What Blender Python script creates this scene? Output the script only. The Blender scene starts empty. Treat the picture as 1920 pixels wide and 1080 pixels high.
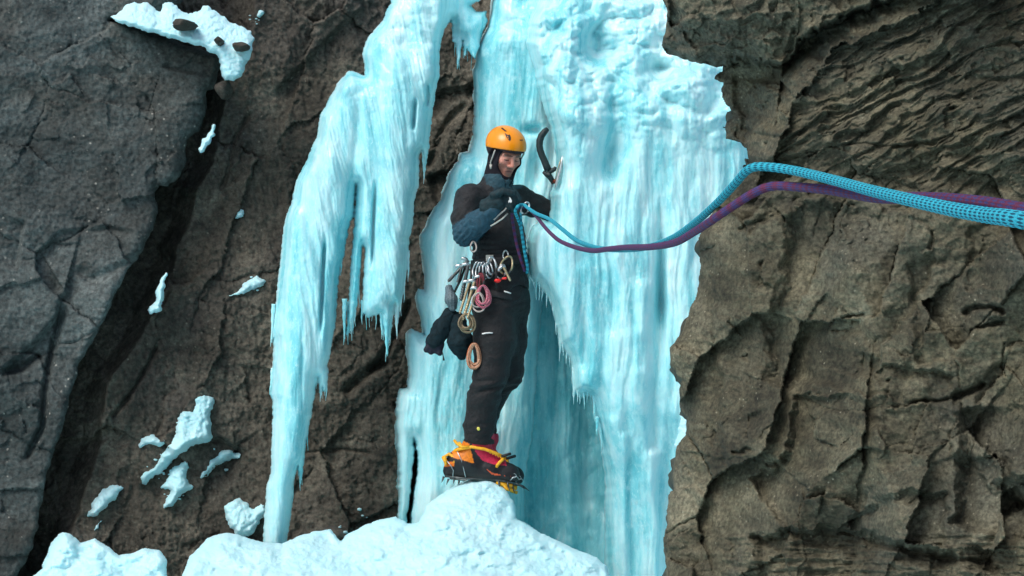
import bpy, math, random
import numpy as np
from mathutils import Vector, Matrix

# ------------------------------------------------------------------ camera, sky, sun, exposure
scene = bpy.context.scene
COL = scene.collection
F = 3150.0            # focal length in pixels of the 1920 px wide photograph
CAM_Z = 1.6
cam_data = bpy.data.cameras.new('camera')
cam_data.sensor_width = 36.0
cam_data.lens = 36.0 * F / 1920.0
cam_data.clip_start = 0.05
cam_data.clip_end = 2000.0
cam = bpy.data.objects.new('camera', cam_data)
COL.objects.link(cam)
cam.location = (0, 0, CAM_Z)
cam.rotation_euler = (math.radians(90), 0, 0)
scene.camera = cam

SUN_EL, SUN_AZ = math.radians(50), math.radians(222)      # azimuth clockwise from +Y: behind the camera, to its left
world = bpy.data.worlds.new('World')
scene.world = world
world.use_nodes = True
wn = world.node_tree
bg = wn.nodes['Background']
sky = wn.nodes.new('ShaderNodeTexSky')
sky.sky_type = 'NISHITA'
sky.sun_disc = False
sky.sun_elevation = SUN_EL
sky.sun_rotation = SUN_AZ
sky.dust_density = 3.0
wn.links.new(sky.outputs['Color'], bg.inputs['Color'])
bg.inputs['Strength'].default_value = 0.125
sun_data = bpy.data.lights.new('sun', 'SUN')
sun_data.energy = 1.9
sun_data.angle = math.radians(32)
sun_data.color = (1.0, 0.985, 0.96)
sun = bpy.data.objects.new('sun', sun_data)
COL.objects.link(sun)
sd = Vector((math.sin(SUN_AZ) * math.cos(SUN_EL), math.cos(SUN_AZ) * math.cos(SUN_EL), math.sin(SUN_EL)))
sun.rotation_euler = (-sd).to_track_quat('-Z', 'Y').to_euler()
sun.location = sd * 30
scene.view_settings.view_transform = 'Standard'
scene.view_settings.look = 'None'
scene.view_settings.exposure = 0.22
scene.view_settings.gamma = 1.0
scene.cycles.use_denoising = True
scene.cycles.max_bounces = 8
scene.cycles.diffuse_bounces = 5

# ------------------------------------------------------------------ helpers: points, noise
def P(px, py, Y):
    return Vector(((px - 960.0) / F * Y, Y, CAM_Z + (540.0 - py) / F * Y))

_rs = np.random.RandomState(7)
_perm = _rs.permutation(256)
_perm = np.concatenate([_perm, _perm, _perm])
_g3 = _rs.normal(size=(256, 3)); _g3 /= np.linalg.norm(_g3, axis=1)[:, None]
_ru = _rs.rand(256, 4)

def perlin(x, y, z=0.0, seed=0):
    x = np.asarray(x, float) + seed * 17.31; y = np.asarray(y, float) + seed * 5.77
    z = np.zeros_like(x) + z + seed * 3.19
    ix = np.floor(x).astype(np.int64); iy = np.floor(y).astype(np.int64); iz = np.floor(z).astype(np.int64)
    fx, fy, fz = x - ix, y - iy, z - iz
    u, v, w = (t * t * t * (t * (t * 6 - 15) + 10) for t in (fx, fy, fz))
    ix &= 255; iy &= 255; iz &= 255
    def g(dx, dy, dz):
        h = _perm[_perm[_perm[ix + dx] + iy + dy] + iz + dz]
        gv = _g3[h]
        return gv[..., 0] * (fx - dx) + gv[..., 1] * (fy - dy) + gv[..., 2] * (fz - dz)
    def lx(dy, dz):
        a = g(0, dy, dz); return a + u * (g(1, dy, dz) - a)
    if np.ndim(z) and np.all(fz == 0):
        a = lx(0, 0); return 1.6 * (a + v * (lx(1, 0) - a))
    a = lx(0, 0); a = a + v * (lx(1, 0) - a)
    b = lx(0, 1); b = b + v * (lx(1, 1) - b)
    return 1.6 * (a + w * (b - a))

def fbm(x, y, z=0.0, octv=4, seed=0, gain=0.5):
    s, a = 0.0, 1.0
    for k in range(octv):
        s = s + a * perlin(x, y, z, seed + k * 3)
        x, y, z = x * 2.03, y * 2.03, z * 2.03
        a *= gain
    return s

def billow(x, y, z=0.0, octv=3, seed=0, gain=0.5):
    s, a = 0.0, 1.0
    for k in range(octv):
        s = s + a * np.abs(perlin(x, y, z, seed + k * 3))
        x, y, z = x * 2.1, y * 2.1, z * 2.1
        a *= gain
    return s

def cells(x, y, seed=0):
    """nearest and second distance of a jittered lattice, cell hash, vector from the cell's seed"""
    ix = np.floor(x).astype(np.int64); iy = np.floor(y).astype(np.int64)
    f1 = np.full(x.shape, 9.0); f2 = np.full(x.shape, 9.0)
    cid = np.zeros(x.shape, np.int64); vx = np.zeros(x.shape); vy = np.zeros(x.shape)
    for dx in (-1, 0, 1):
        for dy in (-1, 0, 1):
            h = _perm[_perm[((ix + dx) + seed * 31) & 255] + ((iy + dy) & 255)]
            r = _ru[h]
            ax = x - (ix + dx + r[..., 0]); ay = y - (iy + dy + r[..., 1])
            d = np.sqrt(ax * ax + ay * ay)
            n = d < f1
            f2 = np.where(n, f1, np.minimum(f2, d))
            f1 = np.where(n, d, f1); cid = np.where(n, h, cid)
            vx = np.where(n, ax, vx); vy = np.where(n, ay, vy)
    return f1, f2, cid, vx, vy

def facets(x, y, seed=0, tilt=1.5, beta=0.32, sgn=1.0):
    """continuous facetted relief: upper (or lower) envelope of randomly tilted dishes"""
    ix = np.floor(x).astype(np.int64); iy = np.floor(y).astype(np.int64)
    best = np.full(x.shape, 1e9)
    for dx in (-2, -1, 0, 1, 2):
        for dy in (-2, -1, 0, 1, 2):
            h = _perm[_perm[((ix + dx) + seed * 31) & 255] + ((iy + dy) & 255)]
            r = _ru[h]; r2 = _ru[(h + 91) & 255]
            ax = x - (ix + dx + r[..., 0]); ay = y - (iy + dy + r[..., 1])
            v = (r[..., 2] - 0.5) * 0.9 + tilt * ((r2[..., 0] - 0.5) * ax + (r2[..., 1] - 0.5) * ay) + beta * (ax * ax + ay * ay)
            best = np.minimum(best, v)
    return best * sgn

def sstep(a, b, x):
    t = np.clip((x - a) / (b - a), 0, 1)
    return t * t * (3 - 2 * t)

# ------------------------------------------------------------------ helpers: meshes, objects, materials
def new_mesh(name, co, faces, colors=None, uvs=None, smooth=True):
    me = bpy.data.meshes.new(name)
    co = np.asarray(co, np.float32)
    me.vertices.add(len(co)); me.vertices.foreach_set('co', co.ravel())
    if isinstance(faces, np.ndarray):
        n, k = faces.shape
        loops = faces.ravel().astype(np.int32)
        starts = (np.arange(n) * k).astype(np.int32)
        tot = np.full(n, k, np.int32)
    else:
        tot = np.array([len(f) for f in faces], np.int32)
        loops = np.array([i for f in faces for i in f], np.int32)
        starts = np.concatenate([[0], np.cumsum(tot)[:-1]]).astype(np.int32)
    me.loops.add(len(loops)); me.loops.foreach_set('vertex_index', loops)
    me.polygons.add(len(tot)); me.polygons.foreach_set('loop_start', starts); me.polygons.foreach_set('loop_total', tot)
    me.polygons.foreach_set('use_smooth', np.full(len(tot), smooth, bool))
    me.update(calc_edges=True)
    me.validate()
    if colors is not None:
        at = me.color_attributes.new('tint', 'FLOAT_COLOR', 'POINT')
        c = np.ones((len(co), 4), np.float32); c[:, :3] = colors
        at.data.foreach_set('color', c.ravel())
    if uvs is not None:
        at = me.attributes.new('along', 'FLOAT_VECTOR', 'POINT')
        c = np.zeros((len(co), 3), np.float32); c[:, :2] = uvs
        at.data.foreach_set('vector', c.ravel())
    return me

def obj(name, me, mat=None, parent=None, label=None, cat=None, group=None, kind=None):
    o = bpy.data.objects.new(name, me)
    COL.objects.link(o)
    if mat is not None and me is not None:
        me.materials.clear(); me.materials.append(mat)
    if parent is not None:
        o.parent = parent
        o.matrix_parent_inverse = Matrix.Translation(-parent.location)
    elif me is not None and len(me.vertices):
        c = np.empty(len(me.vertices) * 3, np.float32); me.vertices.foreach_get('co', c); c = c.reshape(-1, 3)
        lo, hi = c.min(0), c.max(0)
        base = np.array([(lo[0] + hi[0]) / 2, (lo[1] + hi[1]) / 2, lo[2]], np.float32)
        me.vertices.foreach_set('co', (c - base).ravel()); me.update()
        o.location = Vector(base.tolist())
    if label: o['label'] = label
    if cat: o['category'] = cat
    if group: o['group'] = group
    if kind: o['kind'] = kind
    return o

def empty(name, loc, label=None, cat=None, group=None, kind=None):
    o = bpy.data.objects.new(name, None)
    COL.objects.link(o)
    o.location = loc
    o.empty_display_size = 0.1
    if label: o['label'] = label
    if cat: o['category'] = cat
    if group: o['group'] = group
    if kind: o['kind'] = kind
    return o

class Nodes:
    def __init__(self, name):
        self.m = bpy.data.materials.new(name); self.m.use_nodes = True
        self.t = self.m.node_tree; self.b = self.t.nodes['Principled BSDF']
    def n(self, typ, **kw):
        x = self.t.nodes.new(typ)
        for k, v in kw.items():
            if k.startswith('i_'):
                x.inputs[int(k[2:])].default_value = v
            else: setattr(x, k, v)
        return x
    def l(self, a, b): self.t.links.new(a, b)
    def geo(self, scale=(1, 1, 1), rot=(0, 0, 0)):
        g = self.n('ShaderNodeNewGeometry'); m = self.n('ShaderNodeMapping')
        m.inputs['Scale'].default_value = scale; m.inputs['Rotation'].default_value = rot
        self.l(g.outputs['Position'], m.inputs['Vector']); return m.outputs['Vector']
    def noise(self, vec, scale, detail=4, rough=0.55, dist=0.0):
        x = self.n('ShaderNodeTexNoise'); x.inputs['Scale'].default_value = scale
        x.inputs['Detail'].default_value = detail; x.inputs['Roughness'].default_value = rough
        x.inputs['Distortion'].default_value = dist
        if vec is not None: self.l(vec, x.inputs['Vector'])
        return x.outputs['Fac']
    def ramp(self, fac, stops):
        r = self.n('ShaderNodeValToRGB'); e = r.color_ramp.elements
        while len(e) < len(stops): e.new(0.5)
        for i, (p, c) in enumerate(stops):
            e[i].position = p; e[i].color = (c[0], c[1], c[2], 1) if hasattr(c, '__len__') else (c, c, c, 1)
        self.l(fac, r.inputs['Fac']); return r.outputs['Color']
    def mix(self, fac, a, b, mode='MIX'):
        x = self.n('ShaderNodeMix', data_type='RGBA', blend_type=mode)
        for s, v in ((x.inputs[0], fac), (x.inputs[6], a), (x.inputs[7], b)):
            if hasattr(v, 'is_linked') or hasattr(v, 'links'): self.l(v, s)
            elif hasattr(v, '__len__'): s.default_value = (v[0], v[1], v[2], 1)
            else: s.default_value = v
        return x.outputs[2]
    def bump(self, h, strength, dist, prev=None):
        x = self.n('ShaderNodeBump'); x.inputs['Strength'].default_value = strength; x.inputs['Distance'].default_value = dist
        self.l(h, x.inputs['Height'])
        if prev is not None: self.l(prev, x.inputs['Normal'])
        return x.outputs['Normal']

def rock_material(name, dark, mid, light, scale, strata_rot, speck=(0.42, 0.40, 0.34), speck_amt=0.5, alt=None, tint=False):
    """scale: 1 / typical metres per feature, so near and far rock get grain of their own size"""
    N = Nodes(name)
    v = N.geo()
    vs = N.geo((0.35, 0.35, 1.0), strata_rot)
    big = N.noise(v, 1.1 * scale, 5, 0.6, 0.6)
    str_ = N.noise(vs, 5.5 * scale, 6, 0.65, 0.8)
    fine = N.noise(v, 26 * scale, 6, 0.7)
    c = N.ramp(big, [(0.36, dark), (0.5, mid), (0.62, light)])
    c2 = N.ramp(str_, [(0.3, [d * 0.8 for d in dark]), (0.52, mid), (0.72, [x * 1.15 for x in light])])
    c = N.mix(0.5, c, c2)
    if alt is not None:
        patch = N.noise(v, 0.7 * scale, 4, 0.6, 0.3)
        c = N.mix(N.ramp(patch, [(0.48, 0.0), (0.66, 0.75)]), c, alt)
    f = N.ramp(fine, [(0.36, 0.50), (0.5, 0.97), (0.64, 1.5)])
    c = N.mix(1.0, c, f, 'MULTIPLY')
    if tint:
        ta = N.n('ShaderNodeAttribute', attribute_name='tint')
        c = N.mix(1.0, c, ta.outputs['Color'], 'MULTIPLY')
    lich = N.n('ShaderNodeTexVoronoi'); lich.inputs['Scale'].default_value = 14 * scale
    N.l(v, lich.inputs['Vector'])
    lmask = N.noise(v, 2.3 * scale, 3, 0.5)
    lm = N.mix(1.0, N.ramp(lich.outputs['Distance'], [(0.06, 1.0), (0.17, 0.0)]), N.ramp(lmask, [(0.46, 0.0), (0.56, speck_amt)]), 'MULTIPLY')
    ltex = N.noise(v, 60 * scale, 3, 0.7)
    lm = N.mix(1.0, lm, N.ramp(ltex, [(0.4, 0.2), (0.6, 1.0)]), 'MULTIPLY')
    c = N.mix(lm, c, speck)
    N.l(c, N.b.inputs['Base Color'])
    N.b.inputs['Roughness'].default_value = 0.78
    N.b.inputs['Specular IOR Level'].default_value = 0.3
    nb = N.bump(str_, 0.5, 0.02 / scale)
    nb = N.bump(fine, 0.75, 0.012 / scale, nb)
    nb = N.bump(N.noise(v, 90 * scale, 4, 0.7), 0.5, 0.004 / scale, nb)
    N.l(nb, N.b.inputs['Normal'])
    return N.m

def ice_material(name, frost, body, clear, amt, sss=0.35):
    N = Nodes(name)
    v = N.geo((1.0, 1.0, 0.16)); vi = N.geo()
    streak = N.noise(v, 9.0, 6, 0.62, 0.4)
    broad = N.noise(N.geo((1, 1, 0.4)), 2.2, 3, 0.5)
    cloud = N.noise(vi, 16.0, 5, 0.6)
    c = N.ramp(streak, [(0.40, clear), (0.49, body), (0.60, frost)])
    c2 = N.ramp(broad, [(0.38, clear), (0.5, body), (0.62, frost)])
    c = N.mix(amt, frost, N.mix(0.4, c, c2))
    c = N.mix(N.ramp(cloud, [(0.5, 0.0), (0.75, 0.5)]), c, frost)
    N.l(c, N.b.inputs['Base Color'])
    sp = N.noise(N.geo((1, 1, 0.45)), 75.0, 4, 0.75)
    c = N.mix(N.ramp(sp, [(0.54, 0.0), (0.68, 0.45)]), c, [min(1, x * 1.12) for x in frost])
    N.l(c, N.b.inputs['Base Color'])
    N.b.inputs['Coat Weight'].default_value = 0.35
    N.b.inputs['Coat Roughness'].default_value = 0.12
    N.b.inputs['Roughness'].default_value = 0.28
    N.b.inputs['IOR'].default_value = 1.31
    N.b.inputs['Subsurface Weight'].default_value = sss
    N.b.inputs['Subsurface Radius'].default_value = (0.25, 0.85, 1.0)
    N.b.inputs['Subsurface Scale'].default_value = 0.025
    nb = N.bump(N.noise(N.geo((1, 1, 0.05)), 38.0, 5, 0.6), 0.5, 0.010, None)
    nb = N.bump(streak, 0.25, 0.02, nb)
    nb = N.bump(cloud, 0.10, 0.008, nb)
    N.l(nb, N.b.inputs['Normal'])
    return N.m

def snow_material(name, col, grain=1.0):
    N = Nodes(name); v = N.geo()
    c = N.mix(N.ramp(N.noise(v, 3.0, 5, 0.6), [(0.35, 0.0), (0.7, 1.0)]), col, [x * y for x, y in zip(col, (0.86, 0.97, 0.985))])
    N.l(c, N.b.inputs['Base Color'])
    N.b.inputs['Roughness'].default_value = 0.7
    N.b.inputs['Subsurface Weight'].default_value = 0.35
    N.b.inputs['Subsurface Radius'].default_value = (0.3, 0.9, 1.0)
    N.b.inputs['Subsurface Scale'].default_value = 0.02
    nb = N.bump(N.noise(v, 16.0, 7, 0.7), 0.55 * grain, 0.03)
    nb = N.bump(N.noise(v, 90.0, 4, 0.7), 0.5 * grain, 0.006, nb)
    N.l(nb, N.b.inputs['Normal'])
    return N.m

def plain(name, col, rough=0.6, metal=0.0, noise=0.25, nscale=30.0, bump=0.15, spec=0.5):
    N = Nodes(name); v = N.geo()
    f = N.noise(v, nscale, 4, 0.6)
    c = N.mix(1.0, col, N.ramp(f, [(0.3, 1 - noise), (0.7, 1 + noise)]), 'MULTIPLY')
    N.l(c, N.b.inputs['Base Color'])
    N.b.inputs['Roughness'].default_value = rough; N.b.inputs['Metallic'].default_value = metal
    N.b.inputs['Specular IOR Level'].default_value = spec
    if bump: N.l(N.bump(f, bump, 0.004), N.b.inputs['Normal'])
    return N.m

def tinted(name, rough=0.7, nscale=60.0, bump=0.25, noise=0.25, sss=0.0, spec=0.4, bdist=0.004, sheen=0.0):
    """takes the thing's own colours from the 'tint' attribute"""
    N = Nodes(name); v = N.geo()
    a = N.n('ShaderNodeAttribute', attribute_name='tint')
    f = N.noise(v, nscale, 4, 0.65)
    c = N.mix(1.0, a.outputs['Color'], N.ramp(f, [(0.3, 1 - noise), (0.7, 1 + noise)]), 'MULTIPLY')
    N.l(c, N.b.inputs['Base Color'])
    N.b.inputs['Roughness'].default_value = rough
    N.b.inputs['Specular IOR Level'].default_value = spec
    N.b.inputs['Sheen Weight'].default_value = sheen
    if sss:
        N.b.inputs['Subsurface Weight'].default_value = sss
        N.b.inputs['Subsurface Radius'].default_value = (1.0, 0.4, 0.25)
        N.b.inputs['Subsurface Scale'].default_value = 0.006
    N.l(N.bump(f, bump, bdist), N.b.inputs['Normal'])
    return N.m

# ------------------------------------------------------------------ helpers: relief surfaces
def axis(a, b, step, lo, hi, coarse):
    """even steps between lo and hi, coarse ones outside"""
    mid = np.arange(max(a, lo), min(b, hi) + 0.1, step)
    left = np.arange(a, max(a, lo) - 0.1, coarse) if a < lo else np.array([])
    right = np.arange(min(b, hi) + coarse, b + coarse, coarse) if b > hi else np.array([])
    return np.concatenate([left, mid, right])

def jag(poly, amp, scale, seed=0, closed=True, seg=6.0):
    """break a traced outline into short pieces and roughen it"""
    poly = [np.array(p, float) for p in poly]
    out = []
    n = len(poly)
    for i in range(n if closed else n - 1):
        a, b = poly[i], poly[(i + 1) % n]
        L = np.linalg.norm(b - a); k = max(1, int(L / seg))
        for j in range(k): out.append(a + (b - a) * j / k)
    if not closed: out.append(poly[-1])
    out = np.array(out)
    d = np.roll(out, -1, 0) - np.roll(out, 1, 0)
    nn = np.stack([-d[:, 1], d[:, 0]], 1); nn /= np.maximum(np.linalg.norm(nn, axis=1), 1e-6)[:, None]
    s = fbm(out[:, 0] / scale, out[:, 1] / scale, octv=3, seed=seed + 40)
    return out + nn * (s * amp)[:, None]

def field(xs, ys, polys, R):
    """signed distance (inside positive, capped at R) to a set of closed outlines on a grid, and the nearest outline point"""
    nx, ny = len(xs), len(ys)
    D = np.full((ny, nx), R); NX = np.zeros((ny, nx)); NY = np.zeros((ny, nx))
    inside = np.zeros((ny, nx), bool)
    for poly in polys:
        q = np.roll(poly, -1, 0)
        for (ax, ay), (bx, by) in zip(poly, q):
            if ay != by:
                j0, j1 = np.searchsorted(ys, min(ay, by)), np.searchsorted(ys, max(ay, by))
                if j1 > j0:
                    yy = ys[j0:j1]
                    xc = ax + (yy - ay) * (bx - ax) / (by - ay)
                    inside[j0:j1] ^= xs[None, :] >= xc[:, None]
            i0, i1 = np.searchsorted(xs, min(ax, bx) - R), np.searchsorted(xs, max(ax, bx) + R)
            j0, j1 = np.searchsorted(ys, min(ay, by) - R), np.searchsorted(ys, max(ay, by) + R)
            if i1 <= i0 or j1 <= j0: continue
            X, Yv = np.meshgrid(xs[i0:i1], ys[j0:j1])
            ex, ey = bx - ax, by - ay
            t = np.clip(((X - ax) * ex + (Yv - ay) * ey) / max(ex * ex + ey * ey, 1e-9), 0, 1)
            cx, cy = ax + t * ex, ay + t * ey
            d = np.hypot(X - cx, Yv - cy)
            sl = (slice(j0, j1), slice(i0, i1))
            m = d < D[sl]
            D[sl] = np.where(m, d, D[sl]); NX[sl] = np.where(m, cx, NX[sl]); NY[sl] = np.where(m, cy, NY[sl])
    return np.where(inside, D, -D), NX, NY

def linefield(X, Y, line):
    """signed side distance (right-hand/below side positive in travel direction) and position along an open line"""
    best = np.full(X.shape, 1e9); side = np.zeros(X.shape); al = np.zeros(X.shape)
    line = np.array(line, float)
    L = np.concatenate([[0], np.cumsum(np.hypot(*np.diff(line, axis=0).T))])
    for i in range(len(line) - 1):
        a, b = line[i], line[i + 1]; e = b - a; l2 = e @ e
        t = np.clip(((X - a[0]) * e[0] + (Y - a[1]) * e[1]) / l2, 0, 1)
        dx, dy = X - a[0] - t * e[0], Y - a[1] - t * e[1]
        d = np.hypot(dx, dy); m = d < best
        cr = e[0] * dy - e[1] * dx
        best = np.where(m, d, best); side = np.where(m, np.sign(cr), side); al = np.where(m, (L[i] + t * math.sqrt(l2)) / L[-1], al)
    return best, side, al

def near_line(X, Y, line, mg):
    l = np.array(line, float)
    return (X > l[:, 0].min() - mg) & (X < l[:, 0].max() + mg) & (Y > l[:, 1].min() - mg) & (Y < l[:, 1].max() + mg)

def step_edge(X, Y, line, drop, width, fade, side=1, endf=0.12):
    """rock edge: on one side the surface falls back by drop within width and recovers over fade"""
    out = np.zeros(X.shape); m = near_line(X, Y, line, width + 4 * fade)
    d, s, al = linefield(X[m], Y[m], line)
    ends = sstep(0, endf, al) * sstep(0, endf, 1 - al)
    out[m] = -np.where(s * side > 0, drop * np.clip(d / width, 0, 1) * np.exp(-np.maximum(d - width, 0) / fade), 0) * ends
    return out

def crack(X, Y, line, depth, width, endf=0.1):
    out = np.zeros(X.shape); m = near_line(X, Y, line, 3 * width)
    d, s, al = linefield(X[m], Y[m], line)
    out[m] = -depth * np.exp(-(d / width) ** 2) * sstep(0, endf, al) * sstep(0, endf, 1 - al)
    return out

def soften(poly, it=2):
    p = np.array(poly, float)
    for _ in range(it):
        q = np.roll(p, -1, 0)
        p = np.stack([.75 * p + .25 * q, .25 * p + .75 * q], 1).reshape(-1, 2)
    return p

def sheet(name, xs, ys, depth, mat, polys=None, sd=None, back=None, skirt=None, tint=None, **tags):
    """surface over a pixel lattice with a real distance for every point; polys trims it; back closes it behind;
    skirt = list of extra distances behind the rim"""
    X, Yv = np.meshgrid(xs, ys)
    ny, nx = X.shape
    if polys is None:
        keep = np.ones(X.shape, bool); edge = np.zeros(X.shape, bool)
    else:
        S, NX, NY = sd
        st = np.minimum(np.gradient(xs)[None, :] + 0 * X, 999)
        keep = S > -0.7 * st
        edge = keep & (S < 0.35 * st)
        X = np.where(edge, NX, X); Yv = np.where(edge, NY, Yv)
    idx = np.full(X.shape, -1, np.int64)
    idx[keep] = np.arange(keep.sum())
    q = np.stack([idx[:-1, :-1], idx[1:, :-1], idx[1:, 1:], idx[:-1, 1:]], -1).reshape(-1, 4)
    q = q[(q >= 0).all(1)]
    kx, ky, kd = X[keep], Yv[keep], depth[keep]
    co = np.stack([(kx - 960) / F * kd, kd, CAM_Z + (540 - ky) / F * kd], 1)
    faces = [q]
    n = len(co)
    e = np.concatenate([q[:, [0, 1]], q[:, [1, 2]], q[:, [2, 3]], q[:, [3, 0]]])
    key = np.sort(e, 1); key = key[:, 0] * n + key[:, 1]
    _, inv, cnt = np.unique(key, return_inverse=True, return_counts=True)
    rim = e[cnt[inv] == 1]
    cos = [co]
    if back is not None:
        bd = back[keep]
        is_rim = np.zeros(n, bool); is_rim[rim.ravel()] = True
        bmap = np.arange(n); m = ~is_rim
        bmap[m] = n + np.arange(m.sum())
        cos.append(np.stack([(kx[m] - 960) / F * bd[m], bd[m], CAM_Z + (540 - ky[m]) / F * bd[m]], 1))
        faces.append(bmap[q][:, ::-1])
    elif skirt is not None:
        rv = np.unique(rim); rmap = np.full(n, -1); 
        prev = np.arange(n); base = n
        for k, dz in enumerate(skirt):
            cur = np.full(n, -1); cur[rv] = base + np.arange(len(rv)); base += len(rv)
            d = kd[rv] + dz
            xx = co[rv, 0] * (1 + 1.12 * dz / kd[rv]); zz = (co[rv, 2] - CAM_Z) * (1 + 1.12 * dz / kd[rv]) + CAM_Z
            w = 0.03 * dz
            xx = xx + w * perlin(kx[rv] / 40, ky[rv] / 40, dz * 3); zz = zz + w * perlin(kx[rv] / 40, ky[rv] / 40, dz * 3 + 9)
            w = 0.012 * min(dz, 0.5); o_ = np.sign(xx) * w * (0.8 + 1.6 * fbm(kx[rv] / 30, ky[rv] / 30, dz * 9, octv=3, seed=90)); xx = xx + o_; d = d + 0.06 * min(dz, 0.6) * fbm(kx[rv] / 22, ky[rv] / 22, dz * 5, octv=3, seed=93)
            cos.append(np.stack([xx, d, zz], 1))
            faces.append(np.stack([rim[:, 1], rim[:, 0], cur[rim[:, 0]], cur[rim[:, 1]]], 1) if k == 0 else
                         np.stack([prev[rim[:, 1]], prev[rim[:, 0]], cur[rim[:, 0]], cur[rim[:, 1]]], 1))
            prev = cur
    allco = np.concatenate(cos); tc = None
    if tint is not None:
        tc = np.full((len(allco), 3), 0.8); tc[:n] = tint[keep]
    me = new_mesh(name, allco, np.concatenate(faces), colors=tc)
    return obj(name, me, mat, **tags)

def blocks(x, y, seed, off, tx, ty):
    """broken rock: every cell is a plane of its own height and tilt; also the cell's own shade and the joint distance"""
    f1, f2, cid, vx, vy = cells(x, y, seed)
    r = _ru[cid]
    return (r[..., 0] - .5) * off + vx * (r[..., 1] - .5) * tx + vy * (r[..., 2] - .5) * ty, r[..., 3], f2 - f1

def shade(*pairs):
    """tint per block: pairs of (cell value 0..1, strength)"""
    t = 1.0
    for v, k in pairs: t = t * (1 + k * (v - .5) * 2)
    return np.stack([t, t, t], -1)

def blur(a, k, it=2):
    for _ in range(it):
        for ax in (0, 1):
            n = a.shape[ax]
            c = np.cumsum(np.pad(a, [(k + 1, k) if x == ax else (0, 0) for x in (0, 1)], mode='edge'), axis=ax)
            a = (np.take(c, np.arange(2 * k + 1, n + 2 * k + 1), ax) - np.take(c, np.arange(0, n), ax)) / (2 * k + 1)
    return a

def round_edge(S, R):
    t = np.clip(S / R, 0, 1)
    return np.sqrt(np.maximum(1 - (1 - t) ** 2, 0))
# ------------------------------------------------------------------ materials of the setting
M_ROCK_RIGHT = rock_material('rock_near', (0.026, 0.024, 0.015), (0.088, 0.080, 0.050), (0.162, 0.148, 0.099), 4.5, (0.0, 0.45, 0.0), (0.36, 0.33, 0.24), 0.8, (0.066, 0.066, 0.050), tint=True)
M_ROCK_LEFT = rock_material('rock_slab_grey', (0.020, 0.027, 0.026), (0.054, 0.066, 0.064), (0.100, 0.116, 0.112), 1.3, (0.0, 0.9, 0.0), (0.34, 0.33, 0.29), 1.0, (0.060, 0.052, 0.040), tint=True)
M_ROCK_MID = rock_material('rock_slab_brown', (0.026, 0.024, 0.018), (0.084, 0.076, 0.058), (0.145, 0.132, 0.102), 1.3, (0.0, 1.1, 0.0), (0.30, 0.28, 0.22), 0.6, (0.062, 0.057, 0.050), tint=True)
M_ICE = ice_material('ice_frosted', (0.66, 0.91, 0.935), (0.37, 0.80, 0.855), (0.12, 0.58, 0.66), 0.92)
M_ICE_CLEAR = ice_material('ice_clear', (0.44, 0.82, 0.86), (0.21, 0.68, 0.74), (0.08, 0.50, 0.57), 0.95)
M_SNOW = snow_material('snow', (0.56, 0.855, 0.905))
M_STONE = rock_material('loose_stone', (0.018, 0.016, 0.013), (0.055, 0.048, 0.038), (0.10, 0.088, 0.070), 5.0, (0, 0.3, 0))

ST = 2.0      # lattice step in the picture, pixels of the 1920 px photograph

# ------------------------------------------------------------------ ground
def ground_z(x, y):
    return -0.15 + 0.05 * fbm(x * 0.5, y * 0.5, octv=4, seed=3) - 0.05 * sstep(4, 9, y) - 0.02 * np.maximum(0, -y - 2)
gx = np.concatenate([-np.geomspace(400, 6, 22), np.linspace(-5.5, 5.5, 60), np.geomspace(6, 400, 22)])
gy = np.concatenate([-np.geomspace(400, 3, 26), np.linspace(-2.6, 12, 80), np.geomspace(13, 60, 8)])
GX, GY = np.meshgrid(gx, gy)
GZ = ground_z(GX, GY)
gi = np.arange(GX.size).reshape(GX.shape)
obj('snow_ground', new_mesh('snow_ground', np.stack([GX.ravel(), GY.ravel(), GZ.ravel()], 1),
    np.stack([gi[:-1, :-1], gi[:-1, 1:], gi[1:, 1:], gi[1:, :-1]], -1).reshape(-1, 4)), M_SNOW, kind='structure')

# ------------------------------------------------------------------ middle rock slab (behind ice and climber)
xs = axis(-300, 2300, ST, 30, 960, 14); ys = axis(-260, 1300, ST, 0, 1080, 14)
X, Y = np.meshgrid(xs, ys)
# gully line: left of it the slab drops back into the dark cleft
gul = np.interp(Y, [-300, 0, 100, 180, 290, 400, 500, 600, 700, 760, 850, 950, 1080, 1300],
                   [495, 480, 452, 425, 402, 360, 325, 285, 215, 195, 185, 150, 110, 60])
gul = gul + 8 * fbm(Y / 60, Y * 0 + 2.2, octv=4, seed=5)
base = 9.75 + (1080 - Y) * 0.00062 + (X - 500) * 0.00025
in_g = np.maximum(gul - X, 0)
h = -np.minimum(in_g * 1.5, 55) - 2 * np.minimum(in_g, 8)
u, v = X * 0.86 + Y * 0.5, -X * 0.5 + Y * 0.86
wx, wy = X + 22 * fbm(X / 90, Y / 90, octv=3, seed=8), Y + 22 * fbm(X / 90, Y / 90, octv=3, seed=9)
h += 60 * facets(wx / 210, wy / 260, seed=1) + 20 * facets((wx * .9 + wy * .4) / 70, (wy * .9 - wx * .4) / 95, seed=2)
h += 14 * facets(wx / 26, wy / 34, seed=3) * sstep(-0.4, 0.4, fbm(X / 160, Y / 160, octv=2, seed=12))
jx, jy = X + 9 * fbm(X / 34, Y / 34, octv=4, seed=71), Y + 9 * fbm(X / 34, Y / 34, octv=4, seed=72)
b1, s1, g1 = blocks((jx * .8 + jy * .45) / 120, (jy * .8 - jx * .45) / 190, 51, 14, 80, 50)
b2, s2, g2 = blocks((jx * .8 + jy * .45) / 42, (jy * .8 - jx * .45) / 70, 52, 5, 22, 15)
m2 = sstep(-.15, .3, fbm(X / 150, Y / 150, octv=3, seed=73))
h += b1 + m2 * b2 - 6 * np.exp(-(g1 / .02) ** 2) * m2
b3, s3, g3 = blocks(jx / 17, jy / 15, 53, 2, 8, 8)
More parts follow.
